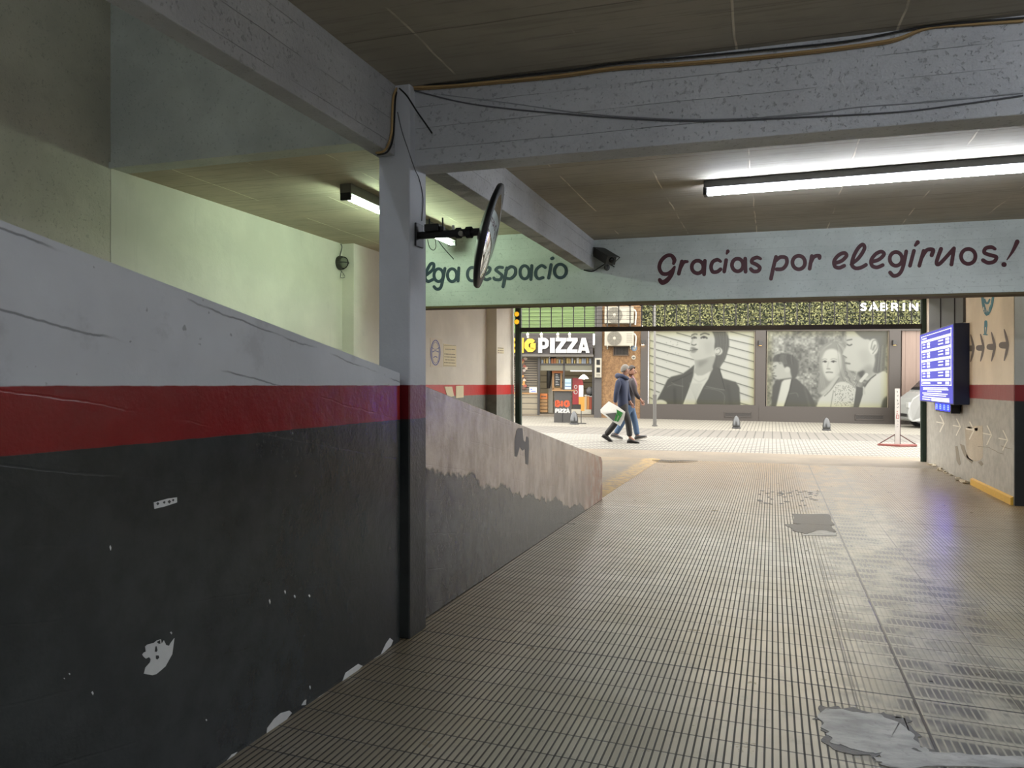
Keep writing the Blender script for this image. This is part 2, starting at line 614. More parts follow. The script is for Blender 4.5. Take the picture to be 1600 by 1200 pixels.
def cement_mat():
    t = NT('smeared_cement_patch')
    n1 = t.noise(5.0, 5, 0.65, stretch=(1, 2.4, 1))
    n2 = t.noise(26.0, 4, 0.65)
    c = t.mix(t.smooth(n1, 0.3, 0.7), lin((132, 131, 127)), lin((176, 175, 171)))
    c = t.mix(t.math('MULTIPLY', t.smooth(n2, 0.55, 0.7), 0.4), c, lin((92, 91, 88)))
    t.bump(t.math('ADD', n1, t.math('MULTIPLY', n2, 0.4)), 0.5, 0.01)
    return t.done(c, 0.5)
M_cement = cement_mat()
M_darktile = concrete('blackened_tile_patch', (66, 65, 64), None, rough=0.5, dots=False, bumps=0.25)
def patch(pix, mat, name, label, n=4, amp=0.01, zz=0.003):
    poly = ragged([onZ(a, b, 0.0) for a, b in pix], n, amp)
    mbx = MB()
    mbx.prism([(p.x, p.y, 0.0005) for p in poly], (0, 0, zz))
    o = mbx.build(name, mat, floor)
    o['label'] = label
    return o
patch([(1272, 1122), (1290, 1103), (1332, 1108), (1380, 1114), (1400, 1120), (1420, 1124), (1424, 1140), (1450, 1170), (1470, 1180), (1432, 1178), (1400, 1174), (1372, 1186), (1326, 1178), (1296, 1165), (1282, 1142)], M_darktile, 'dark_patch', 'broken dark rim of the cement repair', 4, 0.022, 0.0016)
patch([(1278, 1122), (1292, 1107), (1330, 1112), (1378, 1118), (1410, 1132), (1426, 1150), (1440, 1168), (1452, 1176), (1432, 1172), (1400, 1168), (1372, 1180), (1330, 1172), (1300, 1160), (1288, 1140)], M_cement, 'cement_patch', 'grey smeared cement repair near the front', 4, 0.012)
patch([(1366, 1186), (1400, 1168), (1450, 1176), (1520, 1180), (1600, 1184), (1600, 1200), (1380, 1200)], M_cement, 'cement_patch', 'grey smeared cement repair at the front edge', 6, 0.014, 0.0034)
patch([(1239, 803), (1296, 804), (1303, 821), (1241, 818)], M_darktile, 'dark_patch', 'blackened row of tiles', 3, 0.01)
patch([(1228, 820), (1262, 818), (1302, 822), (1306, 832), (1282, 829), (1258, 834), (1240, 829)], M_darktile, 'dark_patch', 'blackened hole edge', 3, 0.02, 0.0026)
patch([(1258, 834), (1282, 829), (1306, 833), (1310, 838), (1255, 837)], M_cement, 'cement_patch', 'grey cement filling', 3, 0.02)
for k in range(44):
    x, y = random.uniform(1185, 1284), random.uniform(766, 790)
    w = random.uniform(1.5, 5)
    patch([(x - w, y), (x, y - 0.7), (x + w, y + 0.2), (x, y + 0.9)], M_darktile, 'scuff', 'black scuff mark', 2, 0.01, 0.0022)

# ------------------------------------------------------------------ ceiling, walls, beams, pillar
mb = MB()
mb.box((-2.0, -4, CEIL), (6.5, 9.6, CEIL + 0.2))
tag(mb.build('ceiling', M_ceil), 'bare brown concrete ceiling over the lane', 'ceiling', kind='structure')
mb = MB()
mb.box((XL, 5.452, 3.17), (-2.05, 16.0, 3.4))
tag(mb.build('ceiling_ramp', M_ceil2), 'low pale concrete ceiling over the foot of the ramp', 'ceiling', kind='structure')
mb = MB()
mb.add([(-2.05, 9.3, 3.16), (XR + 0.2, 9.3, 3.16), (XR + 0.2, door_y(XR) + 0.2, 3.16), (-2.05, door_y(-2.05) + 0.2, 3.16)], [(0, 1, 2, 3)])
mb.add([(-2.05, 9.3, 3.3), (XR + 0.2, 9.3, 3.3), (XR + 0.2, door_y(XR) + 0.2, 3.3), (-2.05, door_y(-2.05) + 0.2, 3.3)], [(0, 1, 2, 3)])
tag(mb.build('ceiling_entrance', M_ceil2), 'ceiling between the lettered beam and the street', 'ceiling', kind='structure')

mb = MB()
mb.box((XL - 0.2, -4, 0), (XL, 5.27, 6.2))
tag(mb.build('wall_left', M_brownwall), 'bare greyish brown wall beside the top of the ramp', 'wall', kind='structure')
mb = MB()
mb.box((XL - 0.2, 5.27, 0), (XL + 0.004, 15.42, 3.4))
wall_left_lit = tag(mb.build('wall_left_street', M_wall), 'long cream wall lit by the tube lamp, red band low', 'wall', kind='structure')
mb = MB()
mb.box((XL - 0.1, 9.0, 0), (-4.99, 9.9, 3.17))
tag(mb.build('wall_left_pillar', M_wall), 'shallow cream pillar of the wall under the lettered beam', 'pillar', kind='structure')
mb = MB()
mb.box((XL - 0.1, 14.38, 0), (-4.95, 15.45, 3.17))
tag(mb.build('wall_left_street_pillar', M_wall), 'cream pillar of the wall next to the green door post', 'pillar', kind='structure')
mb = MB()
mb.box((XL, 5.27, 3.17), (-2.05, 5.45, 6.2))
mb.box((XL, 5.25, 3.165), (-2.05, 5.275, 3.215))
tag(mb.build('wall_upper', M_upper), 'grey upper wall above the low ramp ceiling', 'wall', kind='structure')
mb = MB()
mb.box((XL, -4, 6.2), (-1.9, 5.45, 6.3))
mb.box((-2.05, -4, 3.25), (-1.95, 5.45, 6.2))
tag(mb.build('wall_ramp_shaft', M_upper), 'grey shaft walls over the ramp', 'wall', kind='structure')
mb = MB()
mb.box((XL - 0.2, -4.2, 0), (6.7, -4, 6.3))
tag(mb.build('wall_back', M_brownwall), 'rear wall behind the camera', 'wall', kind='structure')
mb = MB()
mb.box((6.5, -4, 0), (6.7, YR, 3.2))
tag(mb.build('wall_right_far', M_brownwall), 'far side wall of the parking bay', 'wall', kind='structure')
mb = MB()
mb.box((XR, YR + 0.001, -0.15), (XR + 0.25, door_y(XR), 3.2))
wall_right = tag(mb.build('wall_right', M_wallR), 'worn wall with painted arrows beside the street door', 'wall', kind='structure')
mb = MB()
mb.box((XR + 0.004, YR - 0.02, 0), (6.5, YR + 0.2, 3.2))
tag(mb.build('wall_right_return', M_pilR), 'wall end coloured dark for shade, with red band and black base at the right edge', 'wall', kind='structure')

# parapet of the ramp: two runs, before and after the pillar
def parapet_mat():
    t = NT('glossy_parapet_paint')
    P, X, Y, Z = t.P()
    n1 = t.noise(1.2, 4)
    n2 = t.noise(6.0, 5, 0.62)
    fine = t.noise(50.0, 3)
    slope = t.math('ADD', Z, t.math('MULTIPLY', Y, 0.165))
    wob = t.noise(3.0, 4, 0.65)
    zz = t.math('ADD', Z, t.math('MULTIPLY', t.math('SUBTRACT', t.noise(12.0, 2), 0.5), 0.006))
    after = t.smooth(Y, 4.26, 4.27)
    up = t.math('MULTIPLY', t.smooth(zz, 1.394, 1.399), t.math('SUBTRACT', 1.0, after))
    band = t.math('MULTIPLY', t.smooth(zz, 1.208, 1.212), t.math('SUBTRACT', 1.0, after))
    white = t.mix(t.smooth(n1, 0.3, 0.7), lin((186, 188, 192)), lin((206, 208, 212)))
    # rough pour lines that run with the slope
    q = t.math('ADD', t.math('DIVIDE', slope, 0.21), t.math('MULTIPLY', wob, 0.22))
    fr = t.math('ABSOLUTE', t.math('SUBTRACT', t.math('FRACT', q), 0.5))
    ln = t.math('MULTIPLY', t.smooth(fr, 0.475, 0.495), t.smooth(t.noise(2.0, 3), 0.42, 0.55))
    white = t.mix(t.math('MULTIPLY', ln, 0.65), white, lin((92, 92, 92)))
    white = t.mix(t.math('MULTIPLY', t.smooth(t.noise(25.0, 2), 0.72, 0.76), 0.6), white, lin((110, 110, 110)))
    white = t.mix(t.math('MULTIPLY', t.smooth(n2, 0.58, 0.72), 0.3), white, lin((150, 150, 152)))
    red = t.mix(n2, lin((112, 16, 20)), lin((140, 26, 28)))
    grey = t.mix(t.smooth(n2, 0.3, 0.7), lin((40, 44, 45)), lin((51, 55, 56)))
    # beyond the pillar an older, browner coat above a ragged edge, paled with painted street reflection
    edge = t.math('ADD', t.math('ADD', Z, t.math('MULTIPLY', Y, 0.205)), t.math('MULTIPLY', t.math('SUBTRACT', wob, 0.5), 0.26))
    old = t.math('MULTIPLY', t.smooth(edge, 1.80, 1.83), after)
    streak = t.noise(3.2, 6, 0.7, stretch=(1, 1.5, 0.7))
    oldc = t.mix(t.smooth(streak, 0.35, 0.65), lin((158, 140, 126)), lin((206, 188, 172)))
    rust = t.math('MULTIPLY', t.smooth(Y, 8.2, 9.7), t.smooth(n2, 0.35, 0.6))
    oldc = t.mix(rust, oldc, lin((150, 96, 70)))
    grey2 = t.mix(t.smooth(n2, 0.3, 0.7), lin((64, 64, 62)), lin((80, 80, 78)))
    c = t.mix(after, grey, grey2)
    c = t.mix(t.math('MULTIPLY', old, 0.85), c, oldc)
    c = t.mix(band, c, red)
    c = t.mix(up, c, white)
    rough = t.math('ADD', t.math('ADD', 0.22, t.math('MULTIPLY', up, 0.5)), t.math('MULTIPLY', old, 0.04))
    h = t.math('ADD', t.math('ADD', n2, t.math('MULTIPLY', fine, 0.12)), t.math('SUBTRACT', t.math('MULTIPLY', old, 0.5), t.math('MULTIPLY', ln, t.math('ADD', 0.10, t.math('MULTIPLY', up, 0.4)))))
    t.bump(h, 0.35, 0.012)
    return t.done(c, rough)
M_parapet = parapet_mat()
def ptop(y):
    return 1.456 + (4.042 - y) * (0.155 if y < 4.042 else 0.1672)
mb = MB()
mb.prism([(XN, -4, 0), (XN, 4.0, 0), (XN, 4.0, ptop(4.0)), (XN, -4, ptop(-4))], (-0.15, 0, 0))
par1 = tag(mb.build('wall_parapet', M_parapet), 'sloping ramp parapet with white top, red band and dark grey base', 'wall', kind='structure')
mb = MB()
mb.prism([(XF, 4.2, 0), (XF, 9.70, 0), (XF, 9.70, 0.46), (XF, 9.62, ptop(9.62)), (XF, 4.2, ptop(4.2))], (-0.14, 0, 0))
par2 = tag(mb.build('wall_parapet_street', M_parapet, bevel=0.006), 'low worn end of the ramp parapet beyond the pillar', 'wall', kind='structure')

# flakes and chips where the paint is gone
M_plaster = plain('bare_white_plaster', (205, 206, 205), 0.9)
def chip(parent, X, pix, name='paint_chip', holes=None, mat=None, amp=0.0):
    pts = [onX(a, b, X) for a, b in pix]
    if amp:
        pts = [p + Vector((0, random.uniform(-amp, amp), random.uniform(-amp, amp))) for p in pts]
    m = MB()
    m.prism([(X - 0.001, p.y, max(p.z, 0.0)) for p in pts], (0.003, 0, 0))
    return m.build(name, mat or M_plaster, parent)
c10 = lambda L: [(200 + x / 10.0, 960 + y / 10.0) for x, y in L]
chip(par1, XN, c10([(245, 925), (270, 830), (340, 750), (350, 700), (325, 665), (275, 690), (235, 655), (220, 625), (245, 595), (275, 580), (265, 500), (300, 470), (400, 445), (450, 405), (510, 390), (520, 470), (555, 405), (590, 480), (640, 490), (660, 450), (720, 370), (705, 470), (685, 620), (630, 720), (580, 810), (500, 880), (440, 930), (375, 950)]))
chip(par1, XN + 0.0008, c10([(425, 500), (440, 495), (455, 560), (440, 585), (412, 578)]), mat=plain('dark_grey_flake', (40, 43, 43), 0.4))
chip(par1, XN + 0.0008, c10([(430, 640), (470, 640), (482, 675), (450, 705), (430, 690)]), mat=plain('dark_grey_flake', (40, 43, 43), 0.4))
chip(par1, XN + 0.0008, c10([(445, 430), (495, 400), (500, 460), (470, 455)]), mat=plain('dark_grey_flake', (40, 43, 43), 0.4))
chip(par1, XN, [(240, 785), (262, 779), (276, 777), (276, 785), (258, 791), (241, 795)])
for a in ((246, 787, 2.5), (256, 785, 2.2), (264, 784, 2.8), (270, 781.5, 2.0)):
    chip(par1, XN + 0.0008, [(a[0] - a[2], a[1]), (a[0], a[1] - a[2]), (a[0] + a[2], a[1] - 0.5), (a[0], a[1] + a[2])], mat=plain('dark_grey_flake', (40, 43, 43), 0.4))
for x, y, r, s in ((267, 989, 1.5, 2.2), (172, 856, 1.2, 4), (445, 925, 1.2, 3), (460, 932, 1.4, 2.5), (483, 931, 1.4, 2.2), (421, 940, 1.2, 4), (144, 1083, 1.6, 3), (484, 1074, 0.9, 3), (322, 1125, 1, 1.5), (108, 1053, 1, 1.5), (100, 1060, 0.8, 1)):
    chip(par1, XN, [(x - r, y - s * 0.3), (x, y - s), (x + r, y), (x + r * 0.4, y + s)])
for L in ([(355, 1189), (362, 1180), (371, 1176), (366, 1187), (357, 1196)],
          [(417, 1150), (418, 1138), (428, 1124), (438, 1114), (452, 1110), (455, 1113), (447, 1127), (432, 1140), (420, 1151)],
          [(471, 1103), (475, 1095), (478, 1094), (477, 1102)],
          [(535, 1064), (540, 1052), (548, 1046), (560, 1037), (566, 1041), (560, 1050), (548, 1054), (540, 1063)],
          [(584, 1030), (595, 1022), (603, 1005), (609, 996), (614, 1000), (610, 1010), (600, 1022), (590, 1030)],
          [(496, 1091), (506, 1085), (508, 1088), (499, 1094)]):
    chip(par1, XN, L, amp=0.004)
# dark scar of fresh paint on the low part
c5 = lambda L: [(640 + x / 5.0, 560 + y / 5.0) for x, y in L]
chip(par2, XF, c5([(820, 640), (835, 560), (850, 545), (880, 545), (888, 640), (905, 655), (912, 610), (928, 620), (932, 700), (925, 830), (905, 825), (900, 710), (880, 720), (860, 690), (838, 770), (820, 765)]), 'paint_patch', mat=plain('fresh_dark_grey_paint', (58, 58, 60), 0.4))

# pillar
M_pillar = painted_wall('grey_pillar_paint', (196, 198, 204), red=(104, 18, 24), grey=(38, 41, 41))
mb = MB()
mb.box((PX0, PY0, 0), (PX1, PY1, CEIL))
tag(mb.build('pillar', M_pillar, bevel=0.008), 'grey concrete pillar with red band and black base at the end of the ramp wall', 'pillar', kind='structure')

# beams
mb = MB()
mb.hexa([(-1.99, 4.108, 2.615), (6.5, 4.19, 2.600), (6.5, 4.38, 2.600), (-1.99, 4.29, 2.615)],
        [(-1.99, 4.108, CEIL), (6.5, 4.19, CEIL), (6.5, 4.38, CEIL), (-1.99, 4.29, CEIL)])
tag(mb.build('cross_beam', M_beam, bevel=0.006), 'grey painted beam crossing the lane in front, cables along its top', 'beam', kind='structure')
mb = MB()
mb.box((-2.095, -4, 2.666), (-1.985, 4.1, CEIL + 0.3))
tag(mb.build('ramp_beam', M_beamL, bevel=0.006), 'grey beam running from the pillar towards the viewer along the ramp', 'beam', kind='structure')
mb = MB()
mb.box((-2.10, 4.2, 2.724), (-1.943, sign_y(-2) + 0.05, CEIL + 0.2))
tag(mb.build('lane_beam', M_beamL, bevel=0.006), 'grey beam running from the pillar back to the lettered beam', 'beam', kind='structure')
mb = MB()
mb.hexa([(-4.6, sign_y(-4.6), 2.350), (6.5, sign_y(6.5), 2.312), (6.5, sign_y(6.5) + 0.26, 2.312), (-4.6, sign_y(-4.6) + 0.26, 2.350)],
        [(-4.6, sign_y(-4.6), 3.19), (6.5, sign_y(6.5), 3.19), (6.5, sign_y(6.5) + 0.26, 3.19), (-4.6, sign_y(-4.6) + 0.26, 3.19)])
sign_beam = tag(mb.build('sign_beam', M_signbeam, bevel=0.005), 'pale beam over the way out with hand painted words', 'beam', kind='structure')
mb = MB()
mb.hexa([(-4.6, sign_y(-4.6) - 0.004, 2.330), (6.5, sign_y(6.5) - 0.004, 2.292), (6.5, sign_y(6.5) + 0.264, 2.292), (-4.6, sign_y(-4.6) + 0.264, 2.330)],
        [(-4.6, sign_y(-4.6) - 0.004, 2.352), (6.5, sign_y(6.5) - 0.004, 2.314), (6.5, sign_y(6.5) + 0.264, 2.314), (-4.6, sign_y(-4.6) + 0.264, 2.352)])
o = mb.build('edge_strip', M_olive, sign_beam)
o['label'] = 'olive brown lower edge of the beam'

# ------------------------------------------------------------------ hand painted words on the sign beam
SN = Vector((0.0355, -1.0, 0)).normalized()
def sign_map(px, py, lev):
    p = onP(px, py, Vector((0, 9.142, 0)), SN)
    return p + SN * (0.0008 + 0.0022 * lev)

def paint_words(strokes, w, name, mat, label):
    m = MB()
    for k, s in enumerate(strokes):
        lv = 0.15 * (k % 5)
        ribbon(m, s, w, lambda x, y, l, lv=lv: sign_map(x, y, l + lv), steps=6)
    o = m.build(name, mat, sign_beam)
    o['label'] = label
    return o

def S(L, sx, ox, oy):
    return [[(ox + p[0] / sx, oy + p[1] / sx) + ((p[2] / sx,) if len(p) > 2 else ()) for p in s] for s in L]

def ell(cx, cy, rx, ry, tilt=0.0, a0=0, a1=360, n=18):
    out = []
    ct, st = math.cos(math.radians(tilt)), math.sin(math.radians(tilt))
    for k in range(n + 1):
        a = math.radians(a0 + (a1 - a0) * k / n)
        x, y = rx * math.cos(a), ry * math.sin(a)
        out.append((cx + x * ct - y * st, cy + x * st + y * ct))
    return out

gracias = S([
    [(185, 240, 26), (192, 205, 40), (165, 168, 34), (120, 172), (75, 215), (58, 275), (82, 325), (125, 332), (165, 310), (195, 268, 20)],
    [(196, 270, 18), (170, 335, 34), (125, 390, 44), (85, 408, 44), (62, 385, 34)],
    [(260, 220), (232, 330)], [(246, 280), (275, 228), (308, 222, 26)],
    ell(400, 270, 52, 56), [(465, 215), (458, 335)],
    [(605, 220, 26), (575, 205), (535, 225), (520, 270), (535, 312), (575, 312), (605, 290)],
    [(655, 208), (638, 310)], [(670, 130, 34), (660, 150, 20)],
    ell(757, 252, 50, 56), [(825, 195), (828, 312)],
    [(962, 196, 26), (930, 185), (892, 200), (885, 228), (925, 248), (955, 275), (940, 305), (900, 308), (875, 288)],
    [(1100, 180), (1075, 280), (1055, 375)], [(1095, 215), (1140, 182), (1190, 190), (1195, 240), (1160, 285), (1105, 290)],
    ell(1303, 230, 56, 60),
    [(1420, 172), (1400, 285)], [(1412, 225), (1440, 178), (1485, 170, 34), (1488, 190, 34)],
], 5.714, 1020, 370)
elegir = S([
    [(75, 265), (130, 245), (168, 205), (150, 182), (105, 200), (70, 245), (75, 290), (110, 302), (150, 285)],
    [(205, 275, 24), (265, 225), (312, 150), (300, 115), (265, 140), (228, 205), (212, 275), (240, 305), (285, 300), (325, 278)],
    [(370, 255), (430, 235), (470, 195), (450, 172), (405, 190), (368, 240), (375, 285), (415, 298), (460, 280)],
    ell(567, 230, 50, 55), [(650, 170), (625, 290), (595, 350), (550, 367), (520, 340)],
    [(712, 165), (680, 285)], [(742, 97, 36), (722, 122, 22)],
    [(790, 165), (755, 285)], [(772, 225), (815, 160), (865, 158, 34), (855, 200, 34)],
    [(930, 150, 34), (895, 250), (905, 275), (940, 250), (1035, 145)], [(1035, 145), (1015, 275)],
    ell(1150, 210, 58, 60),
    [(1365, 150, 26), (1335, 135), (1290, 145), (1280, 180), (1330, 200), (1375, 215), (1360, 250), (1310, 262), (1268, 240)],
    [(1545, 92, 38), (1510, 165, 26), (1462, 238, 8)], [(1437, 275, 40), (1440, 276, 40)],
], 5.161, 1290, 360)
M_maroon = plain('maroon_sign_paint', (66, 19, 27), 0.6, var=0.2)
M_navy = plain('dark_blue_sign_paint', (34, 52, 66), 0.6, var=0.2)
paint_words(gracias + elegir, 6.0, 'lettering', M_maroon, 'maroon hand painted words: Gracias por elegirnos!')
salga = S([
    [(-260, 300), (-310, 290), (-345, 330), (-300, 380), (-270, 430), (-320, 480), (-370, 460)],
    ell(-170, 400, 52, 70), [(-105, 340), (-110, 465)],
    [(40, 400), (110, 340), (118, 285), (85, 285), (45, 360), (30, 430), (60, 465), (110, 445)],
    ell(170, 400, 48, 66), [(235, 330), (215, 440), (190, 530), (150, 545), (122, 520)],
    ell(310, 400, 48, 66), [(380, 325), (372, 460)],
    ell(520, 390, 50, 70), [(620, 240), (580, 460)],
    [(640, 400), (690, 370), (705, 330), (670, 318), (635, 370), (640, 430), (670, 448), (705, 435)],
    [(835, 320), (795, 318), (765, 345), (800, 375), (830, 405), (810, 445), (760, 445), (745, 430)],
    [(880, 325), (840, 520)], [(870, 350), (920, 312), (965, 330), (965, 390), (920, 435), (868, 430)],
    ell(1065, 370, 48, 68), [(1140, 300), (1130, 445)],
    [(1280, 320), (1240, 300), (1190, 340), (1180, 400), (1210, 437), (1255, 425)],
    [(1340, 290), (1315, 430)], [(1360, 222, 34), (1345, 228, 30)],
    ell(1437, 357, 62, 70),
], 6.667, 660, 370)
paint_words(salga, 4.8, 'lettering', M_navy, 'dark blue hand painted words: Salga despacio')

# ------------------------------------------------------------------ ramp slab and foot of the ramp
M_rampc = concrete('ramp_concrete', (140, 134, 122), None, rough=0.7)
mb = MB()
def rz(y):
    return max(0.0, 0.162 * (9.9 - y))
mb.prism([(XL, 9.9, -0.2), (XL, 9.9, 0.004), (XL, -4, rz(-4)), (XL, -4, rz(-4) - 0.2)], (abs(XL) - 2.09, 0, 0))
tag(mb.build('floor_ramp', M_rampc), 'concrete ramp behind the parapet', 'ramp', kind='structure')
def foot_mat():
    t = NT('ochre_stained_concrete')
    n1 = t.noise(1.6, 5, 0.65)
    n2 = t.noise(9.0, 5, 0.65)
    P, X, Y, Z = t.P()
    c = t.mix(t.smooth(n1, 0.3, 0.7), lin((94, 74, 36)), lin((122, 100, 58)))
    c = t.mix(t.math('MULTIPLY', t.smooth(n2, 0.45, 0.65), 0.6), c, lin((82, 74, 56)))
    d = t.math('ADD', X, t.math('MULTIPLY', n2, 0.12))
    ye = t.math('MULTIPLY', t.smooth(d, -2.30, -2.14), t.smooth(n2, 0.38, 0.58))
    c = t.mix(t.math('MULTIPLY', ye, 0.85), c, lin((176, 136, 18)))
    t.bump(n2, 0.4, 0.02)
    return t.done(c, 0.6)
mb = MB()
mb.add([(XL, 9.85, 0.002), (-2.0, 9.68, 0.002), (-1.985, 15.175, 0.003), (-2.07, 15.25, 0.012), (XL, 15.45, 0.012)], [(0, 1, 2, 3, 4)])
tag(mb.build('floor_ramp_foot', foot_mat()), 'ochre stained concrete at the foot of the ramp with worn yellow edge', 'floor', kind='structure')

# ------------------------------------------------------------------ street: apron, near pavement, paved road, far pavement
def ground_strip(ya, yb, x0=-16.0, x1=12.0, lift=0.0, nx=28, ny=6):
    """strip between two lines given as functions y(x), on the tilted street plane"""
    m = MB()
    vs = []
    for j in range(ny + 1):
        for i in range(nx + 1):
            x = x0 + (x1 - x0) * i / nx
            y = ya(x) + (yb(x) - ya(x)) * j / ny
            vs.append((x, y, gz(x, y) + lift))
    fs = []
    for j in range(ny):
        for i in range(nx):
            k = j * (nx + 1) + i
            fs.append((k, k + 1, k + nx + 2, k + nx + 1))
    m.add(vs, fs)
    return m

def pave_mat(name, rgb, su, sv, dark, ang=0.12, ribs=False, line=0.03):
    t = NT(name)
    P, X, Y, Z = t.P()
    u = X
    v = t.math('SUBTRACT', Y, t.math('MULTIPLY', X, ang))
    def grid(a, s, w):
        f = t.math('ABSOLUTE', t.math('SUBTRACT', t.math('FRACT', t.math('DIVIDE', a, s)), 0.5))
        return t.smooth(f, 0.5 - w, 0.5 - w * 0.4)
    g = t.math('MAXIMUM', grid(u, su, line), grid(v, sv, line))
    n1 = t.noise(0.7, 4)
    n2 = t.noise(8, 4)
    c = t.mix(n1, tuple(x * 0.9 for x in lin(rgb)), tuple(min(1, x * 1.05) for x in lin(rgb)))
    c = t.mix(t.math('MULTIPLY', t.smooth(n2, 0.55, 0.7), 0.25), c, tuple(x * 0.6 for x in lin(rgb)))
    c = t.mix(t.math('MULTIPLY', g, 0.8), c, lin(dark))
    t.bump(t.math('SUBTRACT', n2, g), 0.2, 0.01)
    return t.done(c, 0.7)
DIM[0] = 0.30  # ground colours darkened to hold back the strong daylight
M_side = pave_mat('cream_ribbed_pavement', (206, 202, 190), 0.085, 0.42, (96, 92, 84), line=0.16)
M_road = pave_mat('grey_brick_paving', (168, 162, 152), 0.22, 0.22, (80, 76, 70), line=0.10)
M_band = pave_mat('light_stone_band', (200, 192, 176), 0.6, 0.5, (140, 134, 120), line=0.03)
M_far = pave_mat('cream_far_pavement', (210, 204, 188), 0.1, 0.42, (100, 96, 88), line=0.14)
DIM[0] = 1.0
yb0 = lambda x: door_y(x) + 0.75
def road_line(px, py):
    p = onG(px, py)
    return p.y - 0.19 * p.x
Y1 = road_line(1100, 706)
Y2 = road_line(1100, 683)
Y3 = road_line(1100, 671.5)
l0 = lambda x: 16.3 + 0.15 * x if x > -2 else 16.0
lA = lambda x: Y1 + 0.19 * x - 0.0
def apron():
    m = MB()
    xs = np.linspace(XL, XR + 0.05, 16)
    a = []
    for x in xs:
        y0 = 15.175 + (14.90 - 15.175) * (x + 1.99) / 4.65 if x > -1.99 else 15.19 + 0.02 * (-1.99 - x)
        y1 = lA(x)
        if y1 < y0 + 0.3:
            y1 = y0 + 0.3
        ym = y0 + 0.25
        a.append([(x, y0 - 0.09, -0.004), (x, ym, 0.012), (x, y1, gz(x, y1) + 0.004)])
    vs, fs = [], []
    for r in a:
        vs += r
    for i in range(len(a) - 1):
        for j in range(2):
            k = 3 * i + j
            fs.append((k, k + 3, k + 4, k + 1))
    return m.add(vs, fs)
apr = tag(apron().build('sidewalk_apron', concrete('stained_concrete_apron', (116, 104, 86), None, rough=0.7)), 'stained concrete strip between the tiled lane and the pavement', 'pavement', kind='structure')
mm_ = MB()
ck = [(1019, 719.2), (1035, 718.9), (1052, 719.9), (1068, 719.6), (1090, 720.6), (1068, 720.6), (1050, 720.9), (1034, 720.0)]
mm_.prism([onZ(a, b, 0.02) for a, b in ck], (0, 0, 0.006))
mm_.build('crack', plain('dark_crack', (40, 34, 28), 0.9), apr)
tag(ground_strip(lambda x: lA(x) - 0.0, lambda x: Y2 + 0.19 * x).build('sidewalk', M_side), 'pale ribbed pavement just outside the door', 'pavement', kind='structure')
tag(ground_strip(lambda x: Y2 + 0.19 * x, lambda x: Y3 + 0.19 * x).build('road', M_road), 'grey brick paved street', 'road', kind='structure')
tag(ground_strip(lambda x: Y3 + 0.19 * x, lambda x: 29.4 + 0.19 * x).build('sidewalk_far', M_far), 'pale pavement along the shops', 'pavement', kind='structure')

# ------------------------------------------------------------------ tube lamps
M_tube_w = emit('cold_white_tube', (236, 244, 255), LAMP)
M_tube_g = emit('greenish_white_tube', (226, 255, 222), LAMP * 0.85)
M_body = plain('dusty_dark_steel', (74, 74, 74), 0.6, var=0.2)
M_bodyl = plain('grey_enamelled_steel', (112, 110, 104), 0.6, var=0.2)
M_black = plain('black_plastic', (18, 18, 19), 0.5)

def tube_lamp(name, label, a, b, ceil, tube_mat, body_mat, tubes=1, group='ceiling tube lamps'):
    """fluorescent batten from a to b (points on the tube axis) hung under the ceiling"""
    a, b = Vector(a), Vector(b)
    L = (b - a).length
    d = (b - a).normalized()
    s = d.cross(Vector((0, 0, 1))).normalized()
    M = Matrix(((d.x, s.x, 0, a.x), (d.y, s.y, 0, a.y), (d.z, s.z, 1, a.z), (0, 0, 0, 1)))
    root = thing(name, label, 'lamp', M, group)
    top = ceil - a.z
    m = MB()
    m.box((-0.03, -0.055, 0.03), (L + 0.03, 0.055, top - 0.001))
    m.build('batten', body_mat, root, bevel=0.004)
    ys = [0.0] if tubes == 1 else [-0.028, 0.028]
    for y in ys:
        m = MB()
        m.tube([(0.0, y, 0), (L, y, 0)], 0.019, 14)
        m.build('tube', tube_mat, root, smooth=True)
    for x in (-0.035, L + 0.005):
        m = MB()
        m.box((x, -0.05, -0.026), (x + 0.03, 0.05, 0.04))
        m.build('lampholder', M_black, root, bevel=0.004)
    return root

tube_lamp('tube_lamp', 'long white tube lamp under the brown ceiling, above the maroon words', (-0.50, 6.75, 2.965), (1.95, 6.70, 2.965), CEIL, M_tube_w, M_body, 2)
tube_lamp('tube_lamp', 'greenish tube lamp over the ramp, half hidden by the pillar', (-3.576, 6.33, 3.05), (-3.576, 8.76, 3.05), 3.17, M_tube_g, M_bodyl, 1)
# the lamps of the bays behind the camera
for x, y in ((-0.6, -1.6), (2.0, 2.1)):
    tube_lamp('tube_lamp', 'white tube lamp of the bays behind the viewer', (x, y, 2.965), (x + 2.2, y, 2.965), CEIL, M_tube_w, M_body, 2, 'tube lamps behind the viewer')
tube_lamp('tube_lamp', 'white tube lamp in the bay beside the lane', (4.6, 6.6, 2.965), (4.6, 8.8, 2.965), CEIL, M_tube_w, M_body, 1, 'tube lamps behind the viewer')

tube_lamp('tube_lamp', 'added warm tube lamp hidden behind the lettered beam to brighten the entrance', (-1.2, 12.3, 3.07), (1.2, 12.3, 3.07), 3.16, emit('warm_fill_tube', (255, 238, 208), LAMP * 0.8), M_bodyl, 2, 'ceiling tube lamps')  # unseen lamp added to brighten walls and floor near the door
tube_lamp('tube_lamp', 'added unseen tube lamp brightening the shaft over the ramp', (-3.3, -2.2, 5.9), (-3.3, 0.2, 5.9), 6.2, M_tube_w, M_body, 2, 'tube lamps behind the viewer')  # unseen lamp added to light the upper wall over the ramp

